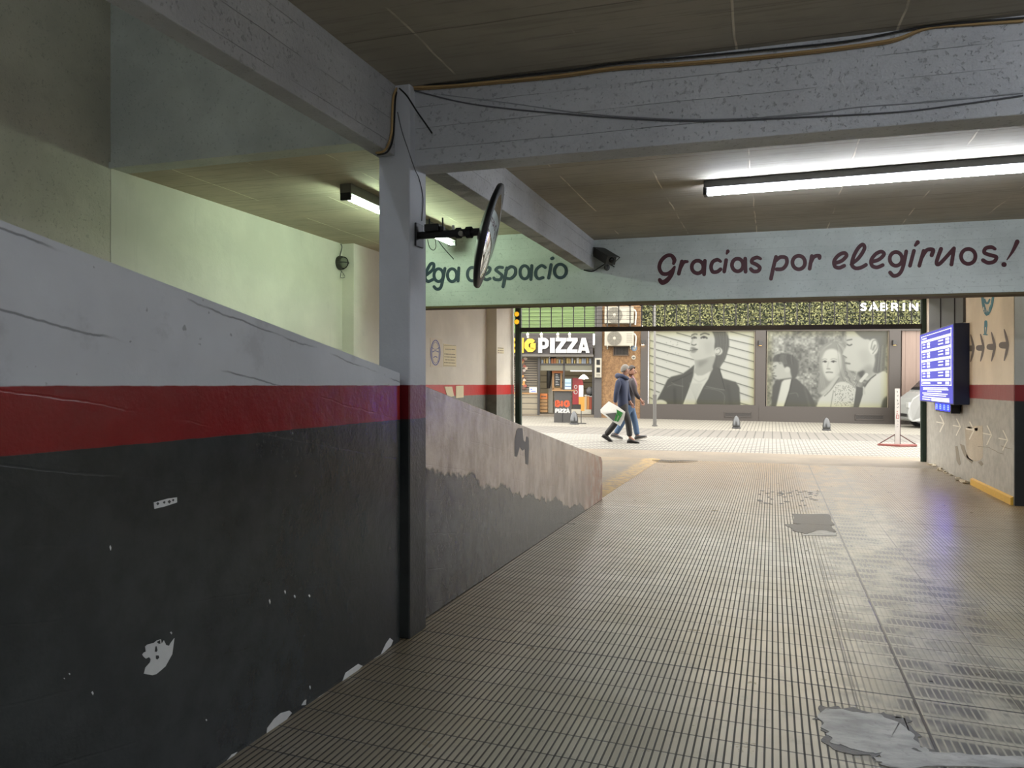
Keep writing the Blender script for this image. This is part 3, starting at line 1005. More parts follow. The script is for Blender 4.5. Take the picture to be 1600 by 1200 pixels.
# ------------------------------------------------------------------ traffic mirror on its arm
def mirror():
    Yc = 4.153
    p0 = onY(656, 368, Yc)
    pc = onY(764, 369, Yc)
    root = thing('traffic_mirror', 'round convex mirror on a black arm from the pillar', 'mirror', T(PX1, Yc, p0.z))
    m = MB()
    m.box((0, -0.05, -0.065), (0.012, 0.05, 0.065))
    m.build('wall_plate', M_black, root, bevel=0.003)
    L = pc.x - PX1
    m = MB()
    m.tube([(0.01, 0, 0), (L - 0.055, 0, 0.0)], 0.021, 12)
    m.tube([(L - 0.19, 0, 0), (L - 0.165, 0, 0)], 0.030, 12)
    m.tube([(L - 0.13, 0, 0), (L - 0.10, 0, 0)], 0.032, 12)
    m.build('arm', M_black, root, smooth=False)
    m = MB()
    m.tube([(L - 0.15, -0.03, -0.01), (L - 0.15, -0.045, -0.01)], 0.014, 10)
    m.build('clamp_screw', plain('worn_steel', (150, 148, 142), 0.35, 0.8), root)
    m = MB()
    m.tube([(L - 0.21, 0, 0.02), (L - 0.21, 0, 0.045)], 0.007, 8)
    m.build('clamp_screw', plain('worn_steel', (150, 148, 142), 0.35, 0.8), root)
    # dish: axis points right, a little to the viewer and down
    r = ray(764, 369)
    r2 = Vector((r.x, r.y, 0)).normalized()
    side = Vector((r2.y, -r2.x, 0))
    n = side * math.cos(math.radians(3.5)) - r2 * math.sin(math.radians(3.5))
    tilt = math.radians(14.5)
    ax = (n * math.cos(tilt) - Vector((0, 0, 1)) * math.sin(tilt)).normalized()
    q = ax.to_track_quat('Z', 'Y').to_matrix().to_4x4()
    c = Vector((L, pc.y - Yc, pc.z - p0.z))
    M = Matrix.Translation(c) @ q
    R = 0.275
    prof = []
    k = 10
    for i in range(k + 1):
        rr = R * (1 - i / k)
        prof.append((max(rr, 0.0005), 0.042 * (1 - (rr / R) ** 2)))
    m = MB()
    m.lathe([(R, -0.002)] + prof, 48, M)
    t = NT('convex_mirror_glass')
    t.m
    gl = t.done((0.86, 0.87, 0.88), 0.04, 0.5, 1.0)
    m.build('mirror_face', gl, root, smooth=True)
    m = MB()
    m.lathe([(R + 0.012, 0.012), (R + 0.016, 0.0), (R + 0.010, -0.012), (R * 0.9, -0.022), (R * 0.5, -0.045), (0.06, -0.055), (0.001, -0.055)], 48, M)
    m.build('back_shell', M_black, root, smooth=True)
    m = MB()
    m.tube([M @ Vector(((R + 0.004) * math.cos(a), (R + 0.004) * math.sin(a), 0.004)) for a in np.linspace(0, 2 * math.pi, 49)], 0.008, 8, caps=False)
    m.build('rim', plain('dark_rubber', (26, 26, 27), 0.6), root, smooth=True)
    return root
mirror()

# small aerial box sitting on the arm, and the cut wires hanging from it
p = onY(680, 357, 4.153)
ab = thing('sensor_box', 'small black box with two upright pins on the mirror arm', 'sensor', T(p.x, 4.153, 0))
a0 = onY(680, 368, 4.153).z + 0.021
m = MB()
m.box((-0.055, -0.03, a0), (0.03, 0.03, a0 + 0.04))
m.box((0.03, -0.012, a0), (0.055, 0.012, a0 + 0.028))
m.build('housing', M_black, ab, bevel=0.003)
for x in (-0.035, 0.045):
    m = MB()
    m.tube([(x, 0, a0 + 0.025), (x, 0, a0 + 0.075)], 0.0045, 8)
    m.build('pin', M_black, ab)
m = MB()
q = lambda a, b: onY(a, b, 4.15)
m.tube([q(668, 374), q(671, 386), q(677, 391), q(681, 386), q(680, 374)], 0.0022, 6, smooth_pts=4)
tag(m.build('wire', M_black), 'curled black wire loop under the mirror arm', 'wire')
m = MB()
m.tube([q(684, 374), q(692, 386), q(709, 405)], 0.0026, 6, smooth_pts=3)
tag(m.build('wire', M_black), 'straight black wire end slanting down under the mirror arm', 'wire')

# ------------------------------------------------------------------ cables on the beams
def beam_y(x):
    return 4.108 + (x + 1.99) * 0.00966
def cab(pix, r, mat, off=0.012, steps=5):
    pts = []
    for a, b in pix:
        p = onP(a, b, Vector((-1.99, 4.108, 0)), Vector((0.00966, -1, 0)).normalized())
        pts.append(p + Vector((0, -off, 0)))
    m = MB()
    m.tube(pts, r, 8, smooth_pts=steps)
    return m
M_tan = plain('tan_cable', (176, 146, 98), 0.6)
M_blackc = plain('black_cable', (24, 23, 24), 0.5)
M_greyc = plain('dusty_grey_cable', (92, 92, 96), 0.7)
M_palec = plain('painted_over_cable', (150, 152, 156), 0.7)
top = [(622, 135), (660, 137), (720, 133), (800, 126), (880, 118), (960, 107), (1050, 101), (1150, 93), (1250, 83), (1340, 72), (1400, 62), (1450, 45), (1520, 39), (1598, 34)]
tag(cab([(a, b) for a, b in top], 0.0065, M_tan).build('cable', M_tan), 'tan cable along the top of the front beam', 'cable')
tag(cab([(a, b + 3.2 if a < 1430 else b + 1.0) for a, b in top], 0.0055, plain('brown_cable', (134, 108, 70), 0.6), 0.010).build('cable', plain('brown_cable', (134, 108, 70), 0.6)), 'brown cable just below the tan one on the front beam', 'cable')
top2 = [(622, 133), (700, 133), (800, 122), (900, 111), (960, 102), (1050, 94), (1200, 80), (1330, 66), (1450, 44), (1598, 31)]
tag(cab(top2, 0.005, M_blackc, 0.02).build('cable', M_blackc), 'thin black cable at the ceiling edge of the front beam', 'cable')
tag(cab([(644, 141), (720, 160), (800, 171), (900, 180), (1000, 187), (1110, 190), (1250, 184), (1400, 176), (1500, 164), (1598, 150)], 0.004, M_greyc, 0.006).build('cable', M_greyc), 'slack dark cable sagging across the face of the front beam', 'cable')
tag(cab([(690, 148), (800, 162), (900, 176), (1000, 184), (1110, 187), (1250, 180), (1340, 168), (1450, 160), (1598, 146)], 0.0028, M_palec, 0.004).build('cable', M_palec), 'thin painted over cable beside the slack dark one', 'cable')
def pc_(a, b, y=4.02):
    return onY(a, b, y)
m = MB()
bx_ = lambda a, b: onX(a, b, -1.976)
m.tube([bx_(621, 136), bx_(615, 150), bx_(613, 175), bx_(612, 205), bx_(607, 225), bx_(600, 236), onX(588, 239, -2.03)], 0.0065, 8, smooth_pts=5)
tag(m.build('cable', M_tan), 'tan cable running down the corner of pillar and beam', 'cable')
m = MB()
m.tube([bx_(622, 137), bx_(618, 152), bx_(616.5, 178), bx_(615, 208), bx_(611, 228), bx_(603, 239), onX(590, 242, -2.03)], 0.005, 8, smooth_pts=5)
tag(m.build('cable', M_blackc), 'black cable running down the corner of pillar and beam', 'cable')
m = MB()
m.tube([pc_(624, 138), pc_(636, 150), pc_(650, 172), pc_(664, 192), pc_(675, 208)], 0.0045, 8, smooth_pts=5)
tag(m.build('wire', M_blackc), 'stiff black wire end sticking out from the top of the pillar', 'wire')
m = MB()
m.tube([pc_(621, 175), pc_(628, 205), pc_(638, 235), pc_(648, 264), onX(655, 280, PX1 + 0.004), onX(661, 310, PX1 + 0.004), onX(659, 345, PX1 + 0.004)], 0.0028, 6, smooth_pts=5)
tag(m.build('wire', M_greyc), 'thin grey wire running down the pillar to the mirror arm', 'wire')

# ------------------------------------------------------------------ security camera at the lane beam
cy = sign_y(-1.5) - 0.005
base = onY(948, 418, cy - 0.02)
sc = thing('security_camera', 'grey box security camera beside the lettering, at the end of the lane beam', 'camera', T(base.x, cy, base.z))
m = MB()
m.lathe([(0.035, 0), (0.035, 0.012), (0.015, 0.02)], 14, Matrix.Rotation(math.radians(90), 4, 'X'))
m.tube([(0, -0.01, 0), (0, -0.09, 0.015), (-0.005, -0.12, 0.06)], 0.011, 8, smooth_pts=4)
m.build('bracket', plain('dull_grey_metal', (84, 84, 82), 0.5), sc)
Mc = Matrix.Translation((0.0, -0.14, 0.115)) @ Matrix.Rotation(math.radians(40), 4, 'Z') @ Matrix.Rotation(math.radians(24), 4, 'X')
m = MB()
m.box((-0.06, -0.17, -0.055), (0.06, 0.17, 0.045), Mc)
m.build('housing', plain('dark_grey_housing', (56, 55, 50), 0.5), sc, bevel=0.006)
m = MB()
m.prism([Mc @ Vector(v) for v in ((-0.072, -0.22, 0.046), (0.072, -0.22, 0.046), (0.072, 0.17, 0.046), (-0.072, 0.17, 0.046))], (0, 0, 0.006))
m.prism([Mc @ Vector(v) for v in ((0.065, -0.22, 0.046), (0.072, -0.22, 0.046), (0.072, -0.14, -0.03), (0.065, -0.14, -0.03))], (0, 0, 0.006))
m.build('sunshield', plain('dark_grey_housing', (56, 55, 50), 0.5), sc)
m = MB()
m.lathe([(0.03, 0), (0.028, 0.02), (0.01, 0.022)], 16, Mc @ Matrix.Translation((0, -0.17, 0)) @ Matrix.Rotation(math.radians(90), 4, 'X'))
m.build('lens', plain('lens_glass', (12, 12, 14), 0.1), sc, smooth=True)
m = MB()
q = lambda a, b, y=cy - 0.02: onY(a, b, y)
m.tube([q(912, 422), q(925, 424), q(935, 419), q(945, 413), q(953, 413), q(960, 417)], 0.006, 8, smooth_pts=5)
tag(m.build('cable', M_blackc), 'black cable looping below the security camera', 'cable')

# ------------------------------------------------------------------ bulkhead lamp on the left wall
p = onX(529, 411, XL)
bl = thing('bulkhead_lamp', 'small round dark bulkhead fitting high on the cream wall', 'light fitting', T(XL + 0.005, p.y, p.z))
m = MB()
Rb = Matrix.Rotation(math.radians(90), 4, 'Y')
m.lathe([(0.085, 0), (0.09, 0.02), (0.085, 0.05), (0.07, 0.055)], 20, Rb)
m.build('base', plain('dark_grey_housing', (56, 55, 50), 0.5), bl)
m = MB()
m.lathe([(0.07, 0.05), (0.066, 0.08), (0.045, 0.11), (0.002, 0.12)], 20, Rb)
m.build('glass_cover', plain('smoky_glass', (120, 124, 112), 0.12), bl, smooth=True)
m = MB()
for a in (0, math.pi / 2):
    m.tube([Rb @ Vector((0.075 * math.cos(a) * math.cos(b), 0.075 * math.sin(a) * math.cos(b), 0.055 + 0.075 * math.sin(b))) for b in np.linspace(0, math.pi, 10)], 0.006, 6)
m.build('guard', M_black, bl)
m = MB()
m.tube([(XL + 0.02, p.y, p.z + 0.09), (XL + 0.03, p.y + 0.03, p.z + 0.2), (XL + 0.02, p.y + 0.02, 3.16)], 0.007, 6, smooth_pts=5)
tag(m.build('wire', M_greyc), 'loose grey wire from the ceiling to the bulkhead fitting', 'wire')
m = MB()
m.tube([(XL + 0.02, p.y + 0.02, p.z - 0.09), (XL + 0.04, p.y + 0.09, p.z - 0.16), (XL + 0.03, p.y + 0.0, p.z - 0.18), (XL + 0.03, p.y + 0.02, p.z - 0.1)], 0.004, 6, smooth_pts=5)
tag(m.build('wire', M_greyc), 'loop of grey wire hanging below the bulkhead fitting', 'wire')

# ------------------------------------------------------------------ notices on the left wall
XW = XL + 0.004
M_paper = plain('cream_notice_board', (222, 212, 176), 0.6)
M_ivory = plain('pale_notice_board', (216, 208, 192), 0.6)
M_ink = plain('black_print', (38, 36, 34), 0.6)
M_blue = plain('blue_print', (70, 84, 160), 0.6)
def wquad(mm, X, pts, th=0.004):
    mm.prism([onX(a, b, X) for a, b in pts], (th, 0, 0))
p = onX(681, 551, XW)
nt = thing('notice_plate', 'white plate with a blue ringed oval emblem on the cream wall', 'sign', T(0, 0, 0), 'wall notices')
nt.location = (XW, p.y, p.z)
def rel(root, mm):
    o = root.location
    mm.v = [(v[0] - o.x, v[1] - o.y, v[2] - o.z) for v in mm.v]
    return mm
m = MB()
wquad(m, XW, [(672, 528), (691, 530), (691, 574), (672, 573)])
rel(nt, m).build('plate', M_ivory, nt)
m = MB()
ov = lambda x, y, l: onX(x, y, XW + 0.0045 + 0.001 * l)
ribbon(m, ell(680.5, 551, 7.2, 19.5), 1.3, ov, steps=0)
ribbon(m, ell(680.5, 551, 5.6, 16.5), 0.6, ov, steps=0)
ribbon(m, [(674.5, 543), (680.5, 546), (686.5, 543)], 0.8, ov, steps=4)
ribbon(m, [(676, 550), (680, 548), (685, 550)], 1.2, ov, steps=4)
ribbon(m, [(677.5, 558.5), (680.5, 557), (683, 558.5)], 1.2, ov, steps=4)
rel(nt, m).build('emblem', M_blue, nt)
p = onX(702, 556, XW)
nb = thing('notice_plate', 'cream plate with lines of black print beside the oval emblem', 'sign', T(XW, p.y, p.z), 'wall notices')
m = MB()
wquad(m, XW, [(692.5, 537), (712.5, 540), (712.5, 573), (692.5, 572.5)])
rel(nb, m).build('plate', M_paper, nb)
m = MB()
ov2 = lambda x, y, l: onX(x, y, XW + 0.0045 + 0.001 * l)
for (xa, xb, y) in ((694, 712, 539.3), (694, 712, 571.5)):
    ribbon(m, [(xa, y), (xb, y + 0.5)], 0.5, ov2, steps=0)
def scribble(mm, xa, xb, y, hgt, ovf, dash=1.2, gap=0.5, slope=0.05):
    x = xa
    while x < xb:
        w = random.uniform(0.6, 1.5) * dash
        ribbon(mm, [(x, y + (x - xa) * slope), (min(x + w, xb), y + (min(x + w, xb) - xa) * slope)], hgt, ovf, steps=0, square=True)
        x += w + gap * random.uniform(0.6, 1.4)
for (xa, xb, y) in ((695.5, 711, 545.5), (694.5, 711.5, 553), (694.5, 711.5, 557.5), (696, 710, 562), (694, 711.5, 566.5)):
    scribble(m, xa, xb, y, 1.1, ov2)
rel(nb, m).build('print', M_ink, nb)
XP = -4.95
p = onX(782, 547, XP)
ns = thing('notice_plate', 'small faded sign near the green door post', 'sign', T(XP, p.y, p.z), 'wall notices')
m = MB()
wquad(m, XP, [(777.5, 542.5), (787, 543.5), (787, 552.5), (777.5, 552.5)])
rel(ns, m).build('plate', M_paper, ns)
m = MB()
ov3 = lambda x, y, l: onX(x, y, XP + 0.0045 + 0.001 * l)
for y in (543.8, 547.5, 551.2):
    scribble(m, 778, 786.5, y, 1.0, ov3)
rel(ns, m).build('print', M_ink, ns)
for k, (pts, lab) in enumerate((([(694, 604), (706, 604), (709, 619), (699, 621)], 'slanting beige paper tag stuck over the red band'),
                                ([(712, 603), (724, 602.5), (724, 621), (712, 622)], 'upright beige paper tag stuck over the red band'))):
    m = MB()
    wquad(m, XW, pts, 0.006)
    tag(m.build('paper_tag', M_paper), lab, 'paper', 'paper tags on the red band')

# ------------------------------------------------------------------ rolled up street grille
gd = Vector((1, 0.12, 0)).normalized()
rg = thing('roller_grille', 'raised metal roller grille in the street doorway between dark green posts', 'gate', T(-1.1, door_y(-1.1), 0))
def grel(mm):
    o = rg.location
    mm.v = [(v[0] - o.x, v[1] - o.y, v[2] - o.z) for v in mm.v]
    return mm
M_green = plain('dark_green_paint', (24, 50, 38), 0.4)
M_gmetal = plain('dark_brown_metal', (46, 42, 40), 0.5)
GN = Vector((0.12, -1, 0)).normalized()
GP = Vector((0, 15.98, 0))
g = lambda a, b, off=0.0: onP(a, b, GP, GN) + GN * off
xl, xr = g(810, 600).x, g(1444.5, 600).x
for x, nm in ((xl, 'guide_post'), (xr, 'guide_post')):
    m = MB()
    y = door_y(x)
    zb = gz(x, y) - 0.05
    m.box((x - 0.05, y - 0.06, zb), (x + 0.05, y + 0.06, 3.15))
    m.box((x - 0.065 if x > 0 else x + 0.05, y - 0.035, zb), (x - 0.05 if x > 0 else x + 0.065, y + 0.035, 3.15))
    grel(m).build(nm, M_green, rg, bevel=0.004)
def bar(mm, p, q, r):
    mm.tube([p, q], r, 6)
zl, zr = g(815, 515.5).z, g(1440, 510).z
def zat(x, off=0.0):
    return zl + (zr - zl) * (x - xl) / (xr - xl) + off
m = MB()
A, B = Vector((xl, door_y(xl), zat(xl))), Vector((xr, door_y(xr), zat(xr)))
m.hexa([A + Vector((0, -0.03, -0.045)), B + Vector((0, -0.03, -0.045)), B + Vector((0, 0.03, -0.045)), A + Vector((0, 0.03, -0.045))],
       [A + Vector((0, -0.03, 0.045)), B + Vector((0, -0.03, 0.045)), B + Vector((0, 0.03, 0.045)), A + Vector((0, 0.03, 0.045))])
grel(m).build('bottom_bar', M_gmetal, rg)
m = MB()
n = 34
for i in range(n + 1):
    x = xl + (xr - xl) * i / n
    bar(m, (x, door_y(x), zat(x, 0.04)), (x, door_y(x), 3.05), 0.011)
    m.box((x - 0.03, door_y(x) - 0.03, 2.93), (x + 0.02, door_y(x) + 0.03, 2.96))
for k in range(1, 8):
    a, b = Vector((xl, door_y(xl), zat(xl, 0.04 + 0.075 * k))), Vector((xr, door_y(xr), zat(xr, 0.04 + 0.075 * k)))
    bar(m, a, b, 0.0035)
grel(m).build('grille', M_gmetal, rg)
m = MB()
a, b = Vector((xl, door_y(xl), 3.03)), Vector((xr, door_y(xr), 3.03))
m.tube([a, b], 0.085, 14)
grel(m).build('roll_tube', plain('dusty_brown_metal', (110, 92, 74), 0.6), rg)

# pair of yellow lamps on the left post
for k, (py, lab) in enumerate(((491.5, 'upper yellow signal lamp on the green door post'), (503.5, 'lower yellow signal lamp on the green door post'))):
    p = g(809, py, 0.09)
    sl = thing('signal_lamp', lab, 'light', T(p.x, p.y, p.z), 'yellow lamps on the door post')
    Rr = Matrix.Rotation(math.radians(90), 4, 'X')
    m = MB()
    m.lathe([(0.055, -0.03), (0.062, 0.0), (0.058, 0.012)], 18, Rr)
    m.build('housing', M_black, sl)
    m = MB()
    m.lathe([(0.05, 0.005), (0.045, 0.03), (0.025, 0.045), (0.001, 0.05)], 18, Rr)
    m.build('lens', emit('amber_lens', (240, 180, 40), 0.7), sl, smooth=True)

# ------------------------------------------------------------------ lit price board on the right wall
BX = 2.456
ya, yb = onX(1490, 570, BX).y, onX(1437.5, 570, BX).y
zt, zb = onX(1490, 505, BX).z, onX(1490, 632.5, BX).z
pb = thing('price_board', 'blue lit price board projecting from the right wall', 'sign', T(XR, (ya + yb) / 2, zb))
def brel(mm):
    o = pb.location
    mm.v = [(v[0] - o.x, v[1] - o.y, v[2] - o.z) for v in mm.v]
    return mm
M_board = plain('dark_blue_enamel', (22, 36, 74), 0.35)
m = MB()
m.box((BX, ya, zb), (XR - 0.002, yb, zt))
brel(m).build('cabinet', M_board, pb, bevel=0.006)
BL = 0.7
M_face = emit('lit_blue_panel', (58, 60, 176), BL)
M_white = emit('lit_white_panel', (240, 242, 250), BL)
def fq(mm, a0, b0, a1, b1, lev=1):
    """rectangle on the lit face, a from the street end, b from the top"""
    y0, y1 = yb + (ya - yb) * a0, yb + (ya - yb) * a1
    z0, z1 = zt + (zb - zt) * b0, zt + (zb - zt) * b1
    mm.box((BX - 0.004 - 0.0012 * lev, min(y0, y1), min(z0, z1)), (BX - 0.003, max(y0, y1), max(z0, z1)))
m = MB()
m.box((BX - 0.004, ya + 0.03, zb + 0.015), (BX + 0.001, yb - 0.02, zt - 0.015))
brel(m).build('lit_face', M_face, pb)
m = MB()
for (a0, b0, a1, b1) in ((0.06, 0.045, 0.95, 0.055), (0.06, 0.755, 0.95, 0.765), (0.06, 0.045, 0.07, 0.765), (0.94, 0.045, 0.95, 0.765)):
    fq(m, a0, b0, a1, b1)
def words_row(mm, a0, a1, b, h, dash=0.012):
    a = a0
    while a < a1:
        w = dash * random.uniform(0.6, 1.7)
        fq(mm, a, b, min(a + w, a1), b + h)
        a += w + dash * 0.45
words_row(m, 0.10, 0.24, 0.075, 0.022)
for k, b in enumerate((0.112, 0.252, 0.392, 0.532, 0.672)):
    fq(m, 0.07, b, 0.94, b + 0.035)
    if k < 4:
        for r in range(2):
            bb = b + 0.045 + r * 0.042
            words_row(m, 0.11, 0.20, bb + 0.006, 0.018)
            fq(m, 0.25, bb, 0.35, bb + 0.032)
            words_row(m, 0.60, 0.74, bb + 0.006, 0.018)
            fq(m, 0.80, bb, 0.90, bb + 0.032)
    else:
        words_row(m, 0.10, 0.36, b + 0.047, 0.022)
        words_row(m, 0.58, 0.70, b + 0.047, 0.022)
        fq(m, 0.80, b + 0.045, 0.90, b + 0.075)
for (a0, a1, b) in ((0.12, 0.86, 0.79), (0.12, 0.88, 0.812), (0.26, 0.70, 0.838), (0.10, 0.86, 0.868), (0.14, 0.82, 0.893), (0.10, 0.90, 0.925), (0.10, 0.36, 0.956)):
    words_row(m, a0, a1, b, 0.015, 0.016)
fq(m, 0.40, 0.945, 0.90, 0.978)
brel(m).build('panel_text', M_white, pb)
# blue digit display below
pa = onX(1462, 634, BX + 0.06)
q2 = onX(1484, 646, BX + 0.06)
ld = thing('digit_display', 'small glowing blue digit display below the price board', 'display', T(XR, (pa.y + q2.y) / 2, q2.z))
def lrel(mm):
    o = ld.location
    mm.v = [(v[0] - o.x, v[1] - o.y, v[2] - o.z) for v in mm.v]
    return mm
m = MB()
m.box((BX + 0.06, q2.y - 0.08, q2.z), (XR - 0.02, pa.y, zb - 0.003))
lrel(m).build('housing', M_black, ld, bevel=0.003)
m = MB()
m.box((BX + 0.058, q2.y + 0.02, q2.z + 0.03), (BX + 0.061, pa.y - 0.02, zb - 0.012))
lrel(m).build('screen', emit('blue_led_screen', (0, 6, 230), 26.0), ld)
hh = zb - 0.03 - (q2.z + 0.05)
M_digit = emit('bright_blue_digits', (50, 58, 255), 14.0)
for k in range(4):
    m = MB()
    yc = q2.y + 0.1 + (pa.y - q2.y - 0.2) * k / 3.0
    for zz in (q2.z + 0.045, q2.z + 0.045 + hh * 0.5, q2.z + 0.045 + hh):
        m.box((BX + 0.056, yc - 0.05, zz), (BX + 0.0585, yc + 0.05, zz + 0.012))
    for yy in (yc - 0.055, yc + 0.05):
        m.box((BX + 0.056, yy, q2.z + 0.045), (BX + 0.0585, yy + 0.012, q2.z + 0.045 + hh))
    lrel(m).build('digit', M_digit, ld)
m = MB()
p = onX(1511, 595, XR)
m.box((XR - 0.07, p.y - 0.12, p.z - 0.09), (XR - 0.001, p.y + 0.04, p.z + 0.09))
m.box((XR - 0.1, p.y - 0.06, p.z - 0.06), (XR - 0.07, p.y + 0.0, p.z - 0.03))
m.box((XR - 0.1, p.y - 0.06, p.z + 0.03), (XR - 0.07, p.y + 0.0, p.z + 0.06))
tag(m.build('junction_box', plain('pale_plastic', (206, 204, 196), 0.5), bevel=0.004), 'small pale junction box on the wall at the price board edge', 'junction box')

# dark folded sheet beside the street door, above the board
m = MB()
y0, y1 = onX(1509, 490, XR).y, onX(1455, 490, XR).y
ys = np.linspace(y0, min(y1, door_y(XR) - 0.05), 6)
for i in range(len(ys) - 1):
    m.box((XR - (0.05 if i % 2 else 0.035), ys[i], zt + 0.03), (XR - 0.002, ys[i + 1], 3.15))
tag(m.build('metal_sheet', plain('dark_grey_sheet_metal', (84, 85, 90), 0.45, 0.3)), 'dark grey folded sheet metal panel on the wall above the price board', 'panel')

# arrows, emblem and scars painted on the right wall
M_greyp = plain('grey_arrow_paint', (104, 96, 96), 0.7)
M_whitep = plain('white_arrow_paint', (226, 222, 210), 0.7)
M_teal = plain('teal_emblem_paint', (72, 128, 150), 0.7)
ow = lambda x, y, l: onX(x, y, XR - 0.0006 - 0.0018 * l)
c2 = lambda L: [(1500 + p[0] / 6.49, 455 + p[1] / 6.49) + ((p[2] / 6.49,) if len(p) > 2 else ()) for p in L]
def wall_paint(strokes, w, name, mat, label=None):
    mm = MB()
    for s in strokes:
        ribbon(mm, s, w, ow, steps=4)
    o = mm.build(name, mat, wall_right)
    if label:
        o['label'] = label
    return o
for tx, ty, s in ((118, 580, 0.86), (218, 575, 0.86), (330, 565, 0.92), (460, 548, 1.0)):
    wall_paint([c2([(tx - 12 * s, ty - 160 * s, 10), (tx + 6 * s, ty - 90 * s, 26 * s), (tx + 22 * s, ty - 5 * s, 28 * s), (tx + 6 * s, ty + 90 * s, 26 * s), (tx - 12 * s, ty + 155 * s, 10)]),
                c2([(tx - 34 * s, ty, 66 * s), (tx + 2 * s, ty, 70 * s)])], 4, 'arrow', M_greyp, 'dark grey painted arrow pointing right')
c3 = lambda L: [(1440 + p[0] / 7.5, 640 + p[1] / 7.5) + ((p[2] / 7.5,) if len(p) > 2 else ()) for p in L]
for ax_, ay_, s in ((262, 165, 1.0), (455, 205, 1.0), (612, 245, 1.05), (820, 300, 1.15), (1008, 360, 1.2)):
    wall_paint([c3([(ax_ - 45 * s, ay_ - 95 * s), (ax_ - 20 * s, ay_ - 45 * s), (ax_, ay_)]), c3([(ax_, ay_), (ax_ - 22 * s, ay_ + 40 * s), (ax_ - 48 * s, ay_ + 95 * s)]), c3([(ax_ - 85 * s, ay_ - 20 * s), (ax_ - 4, ay_ - 4)])], 1.7, 'arrow', M_whitep, 'thin white painted arrow pointing right')
E = [c2([(225, -60, 26), (228, 60, 28), (240, 150, 30), (272, 232, 34), (312, 165, 30), (335, 60, 26), (338, -60, 26)]),
     c2([(250, 85, 18), (262, 118, 22), (285, 118, 22), (300, 85, 18)]),
     c2([(262, 310, 30), (262, 350, 34)]), c2([(272, 350, 10), (262, 430, 12)]), c2([(238, 438, 10), (275, 442, 12)]), c2([(248, 360, 10), (250, 430, 10)])]
wall_paint(E, 3, 'emblem', M_teal, 'teal ring emblem with a small figure below')
wall_paint([c2(L) for L in ([(240, 160, 9), (240, 190, 9)], [(255, 185, 9), (252, 215, 9)], [(272, 190, 9), (272, 226, 9)], [(288, 175, 9), (294, 210, 9)], [(312, 120, 9), (300, 160, 9)])], 1.2, 'emblem_letters', M_whitep)
# patched plaster on the wall
M_mortar = concrete('rough_mortar_patch', (196, 186, 170), None, rough=0.9, bumps=0.6)
def wpatch(pix, mat, name='plaster_patch'):
    mm = MB()
    pts = [onX(a, b, XR) for a, b in pix]
    mm.prism([(XR - 0.0015, p.y, p.z) for p in pts], (0.0035, 0, 0))
    return mm.build(name, mat, wall_right)
wpatch([c3([q])[0] for q in ((510, 225), (560, 195), (640, 190), (715, 185), (720, 400), (718, 560), (690, 590), (640, 610), (585, 600), (530, 565), (520, 430))], M_mortar)
M_scar = plain('dark_scar', (144, 137, 125), 0.9)
for L in ([(395, 430), (420, 425), (440, 520), (460, 640), (440, 655), (410, 600)],
          [(450, 400), (500, 420), (520, 500), (560, 570), (605, 600), (590, 635), (545, 590), (500, 540), (470, 470)],
          [(520, 205), (560, 200), (600, 215), (560, 222)], [(620, 215), (660, 215), (655, 250), (625, 250)],
          [(660, 615), (700, 600), (725, 640), (700, 660)]):
    wpatch([c3([q])[0] for q in L], M_scar, 'scar')
for L in ([(800, 455), (860, 480), (900, 505), (960, 520)], [(660, 430), (800, 445)], [(930, 425), (1000, 450), (1065, 462)]):
    wall_paint([c3(L)], 0.8, 'crack', M_scar)
# yellow kerb along the foot of the wall and broken plaster
m = MB()
ka, kb = onZ(1510, 752, 0), onZ(1583, 790, 0)
m.prism([(XR - 0.001, YR + 0.02, 0), (XR - 0.03, YR + 0.02, 0), (XR - 0.03, YR + 0.02, 0.085), (XR - 0.001, YR + 0.02, 0.10)], (0, 2.0, 0))
tag(m.build('yellow_kerb', plain('yellow_kerb_paint', (214, 168, 62), 0.6, var=0.2)), 'narrow yellow painted kerb at the foot of the right wall', 'kerb')
m = MB()
random.seed(3)
for k in range(26):
    y = random.uniform(12.8, 15.6)
    s = random.uniform(0.015, 0.05)
    x = XR - random.uniform(0.01, 0.07)
    Mx = T(x, y, s * 0.35) @ Matrix.Rotation(random.uniform(0, 3), 4, 'Z') @ Matrix.Rotation(random.uniform(-0.5, 0.5), 4, 'X')
    m.box((-s * 0.5, -s, -s * 0.35), (s * 0.5, s, s * 0.35), Mx)
tag(m.build('plaster_rubble', plain('crumbled_plaster', (206, 196, 176), 0.9)), 'crumbled plaster along the foot of the right wall', 'rubble', kind='stuff')

# ================================================================== across the street
random.seed(11)
DIM[0] = 0.37  # colours across the street darkened against the strong sky
class FB:
    """mesh builder in the frame of the building front, relative to a base point"""
    def __init__(self, s0=0.0, h0=0.0, d0=0.0):
        self.o = Vector((s0, d0, h0))
        self.m = MB()
    def px(self, x, y, d):
        s, h = fac(x, y, d)
        return Vector((s, d, h)) - self.o
    def box(self, x0, y0, x1, y1, d0, d1):
        """pixel rectangle on the plane at depth d0 (front), going back to d1"""
        a, b = self.px(x0, y1, d0), self.px(x1, y0, d0)
        self.m.box((a.x, d0 - self.o.y, a.z), (b.x, d1 - self.o.y, b.z))
        return self
    def poly(self, pts, d, th):
        self.m.prism([self.px(x, y, d) for x, y in pts], (0, th, 0))
        return self
    def map(self, d):
        return lambda x, y, l: self.px(x, y, d) + Vector((0, -0.002 - 0.004 * l, 0))
    def build(self, name, mat, parent=None, **k):
        if parent is None:
            return self.m.build(name, mat, None, FM @ Matrix.Translation(self.o), **k)
        return self.m.build(name, mat, parent, **k)

def fthing(name, label, cat, x, y, d, group=None):
    s, h = fac(x, y, d)
    return thing(name, label, cat, FM @ T(s, d, h), group), (s, h, d)

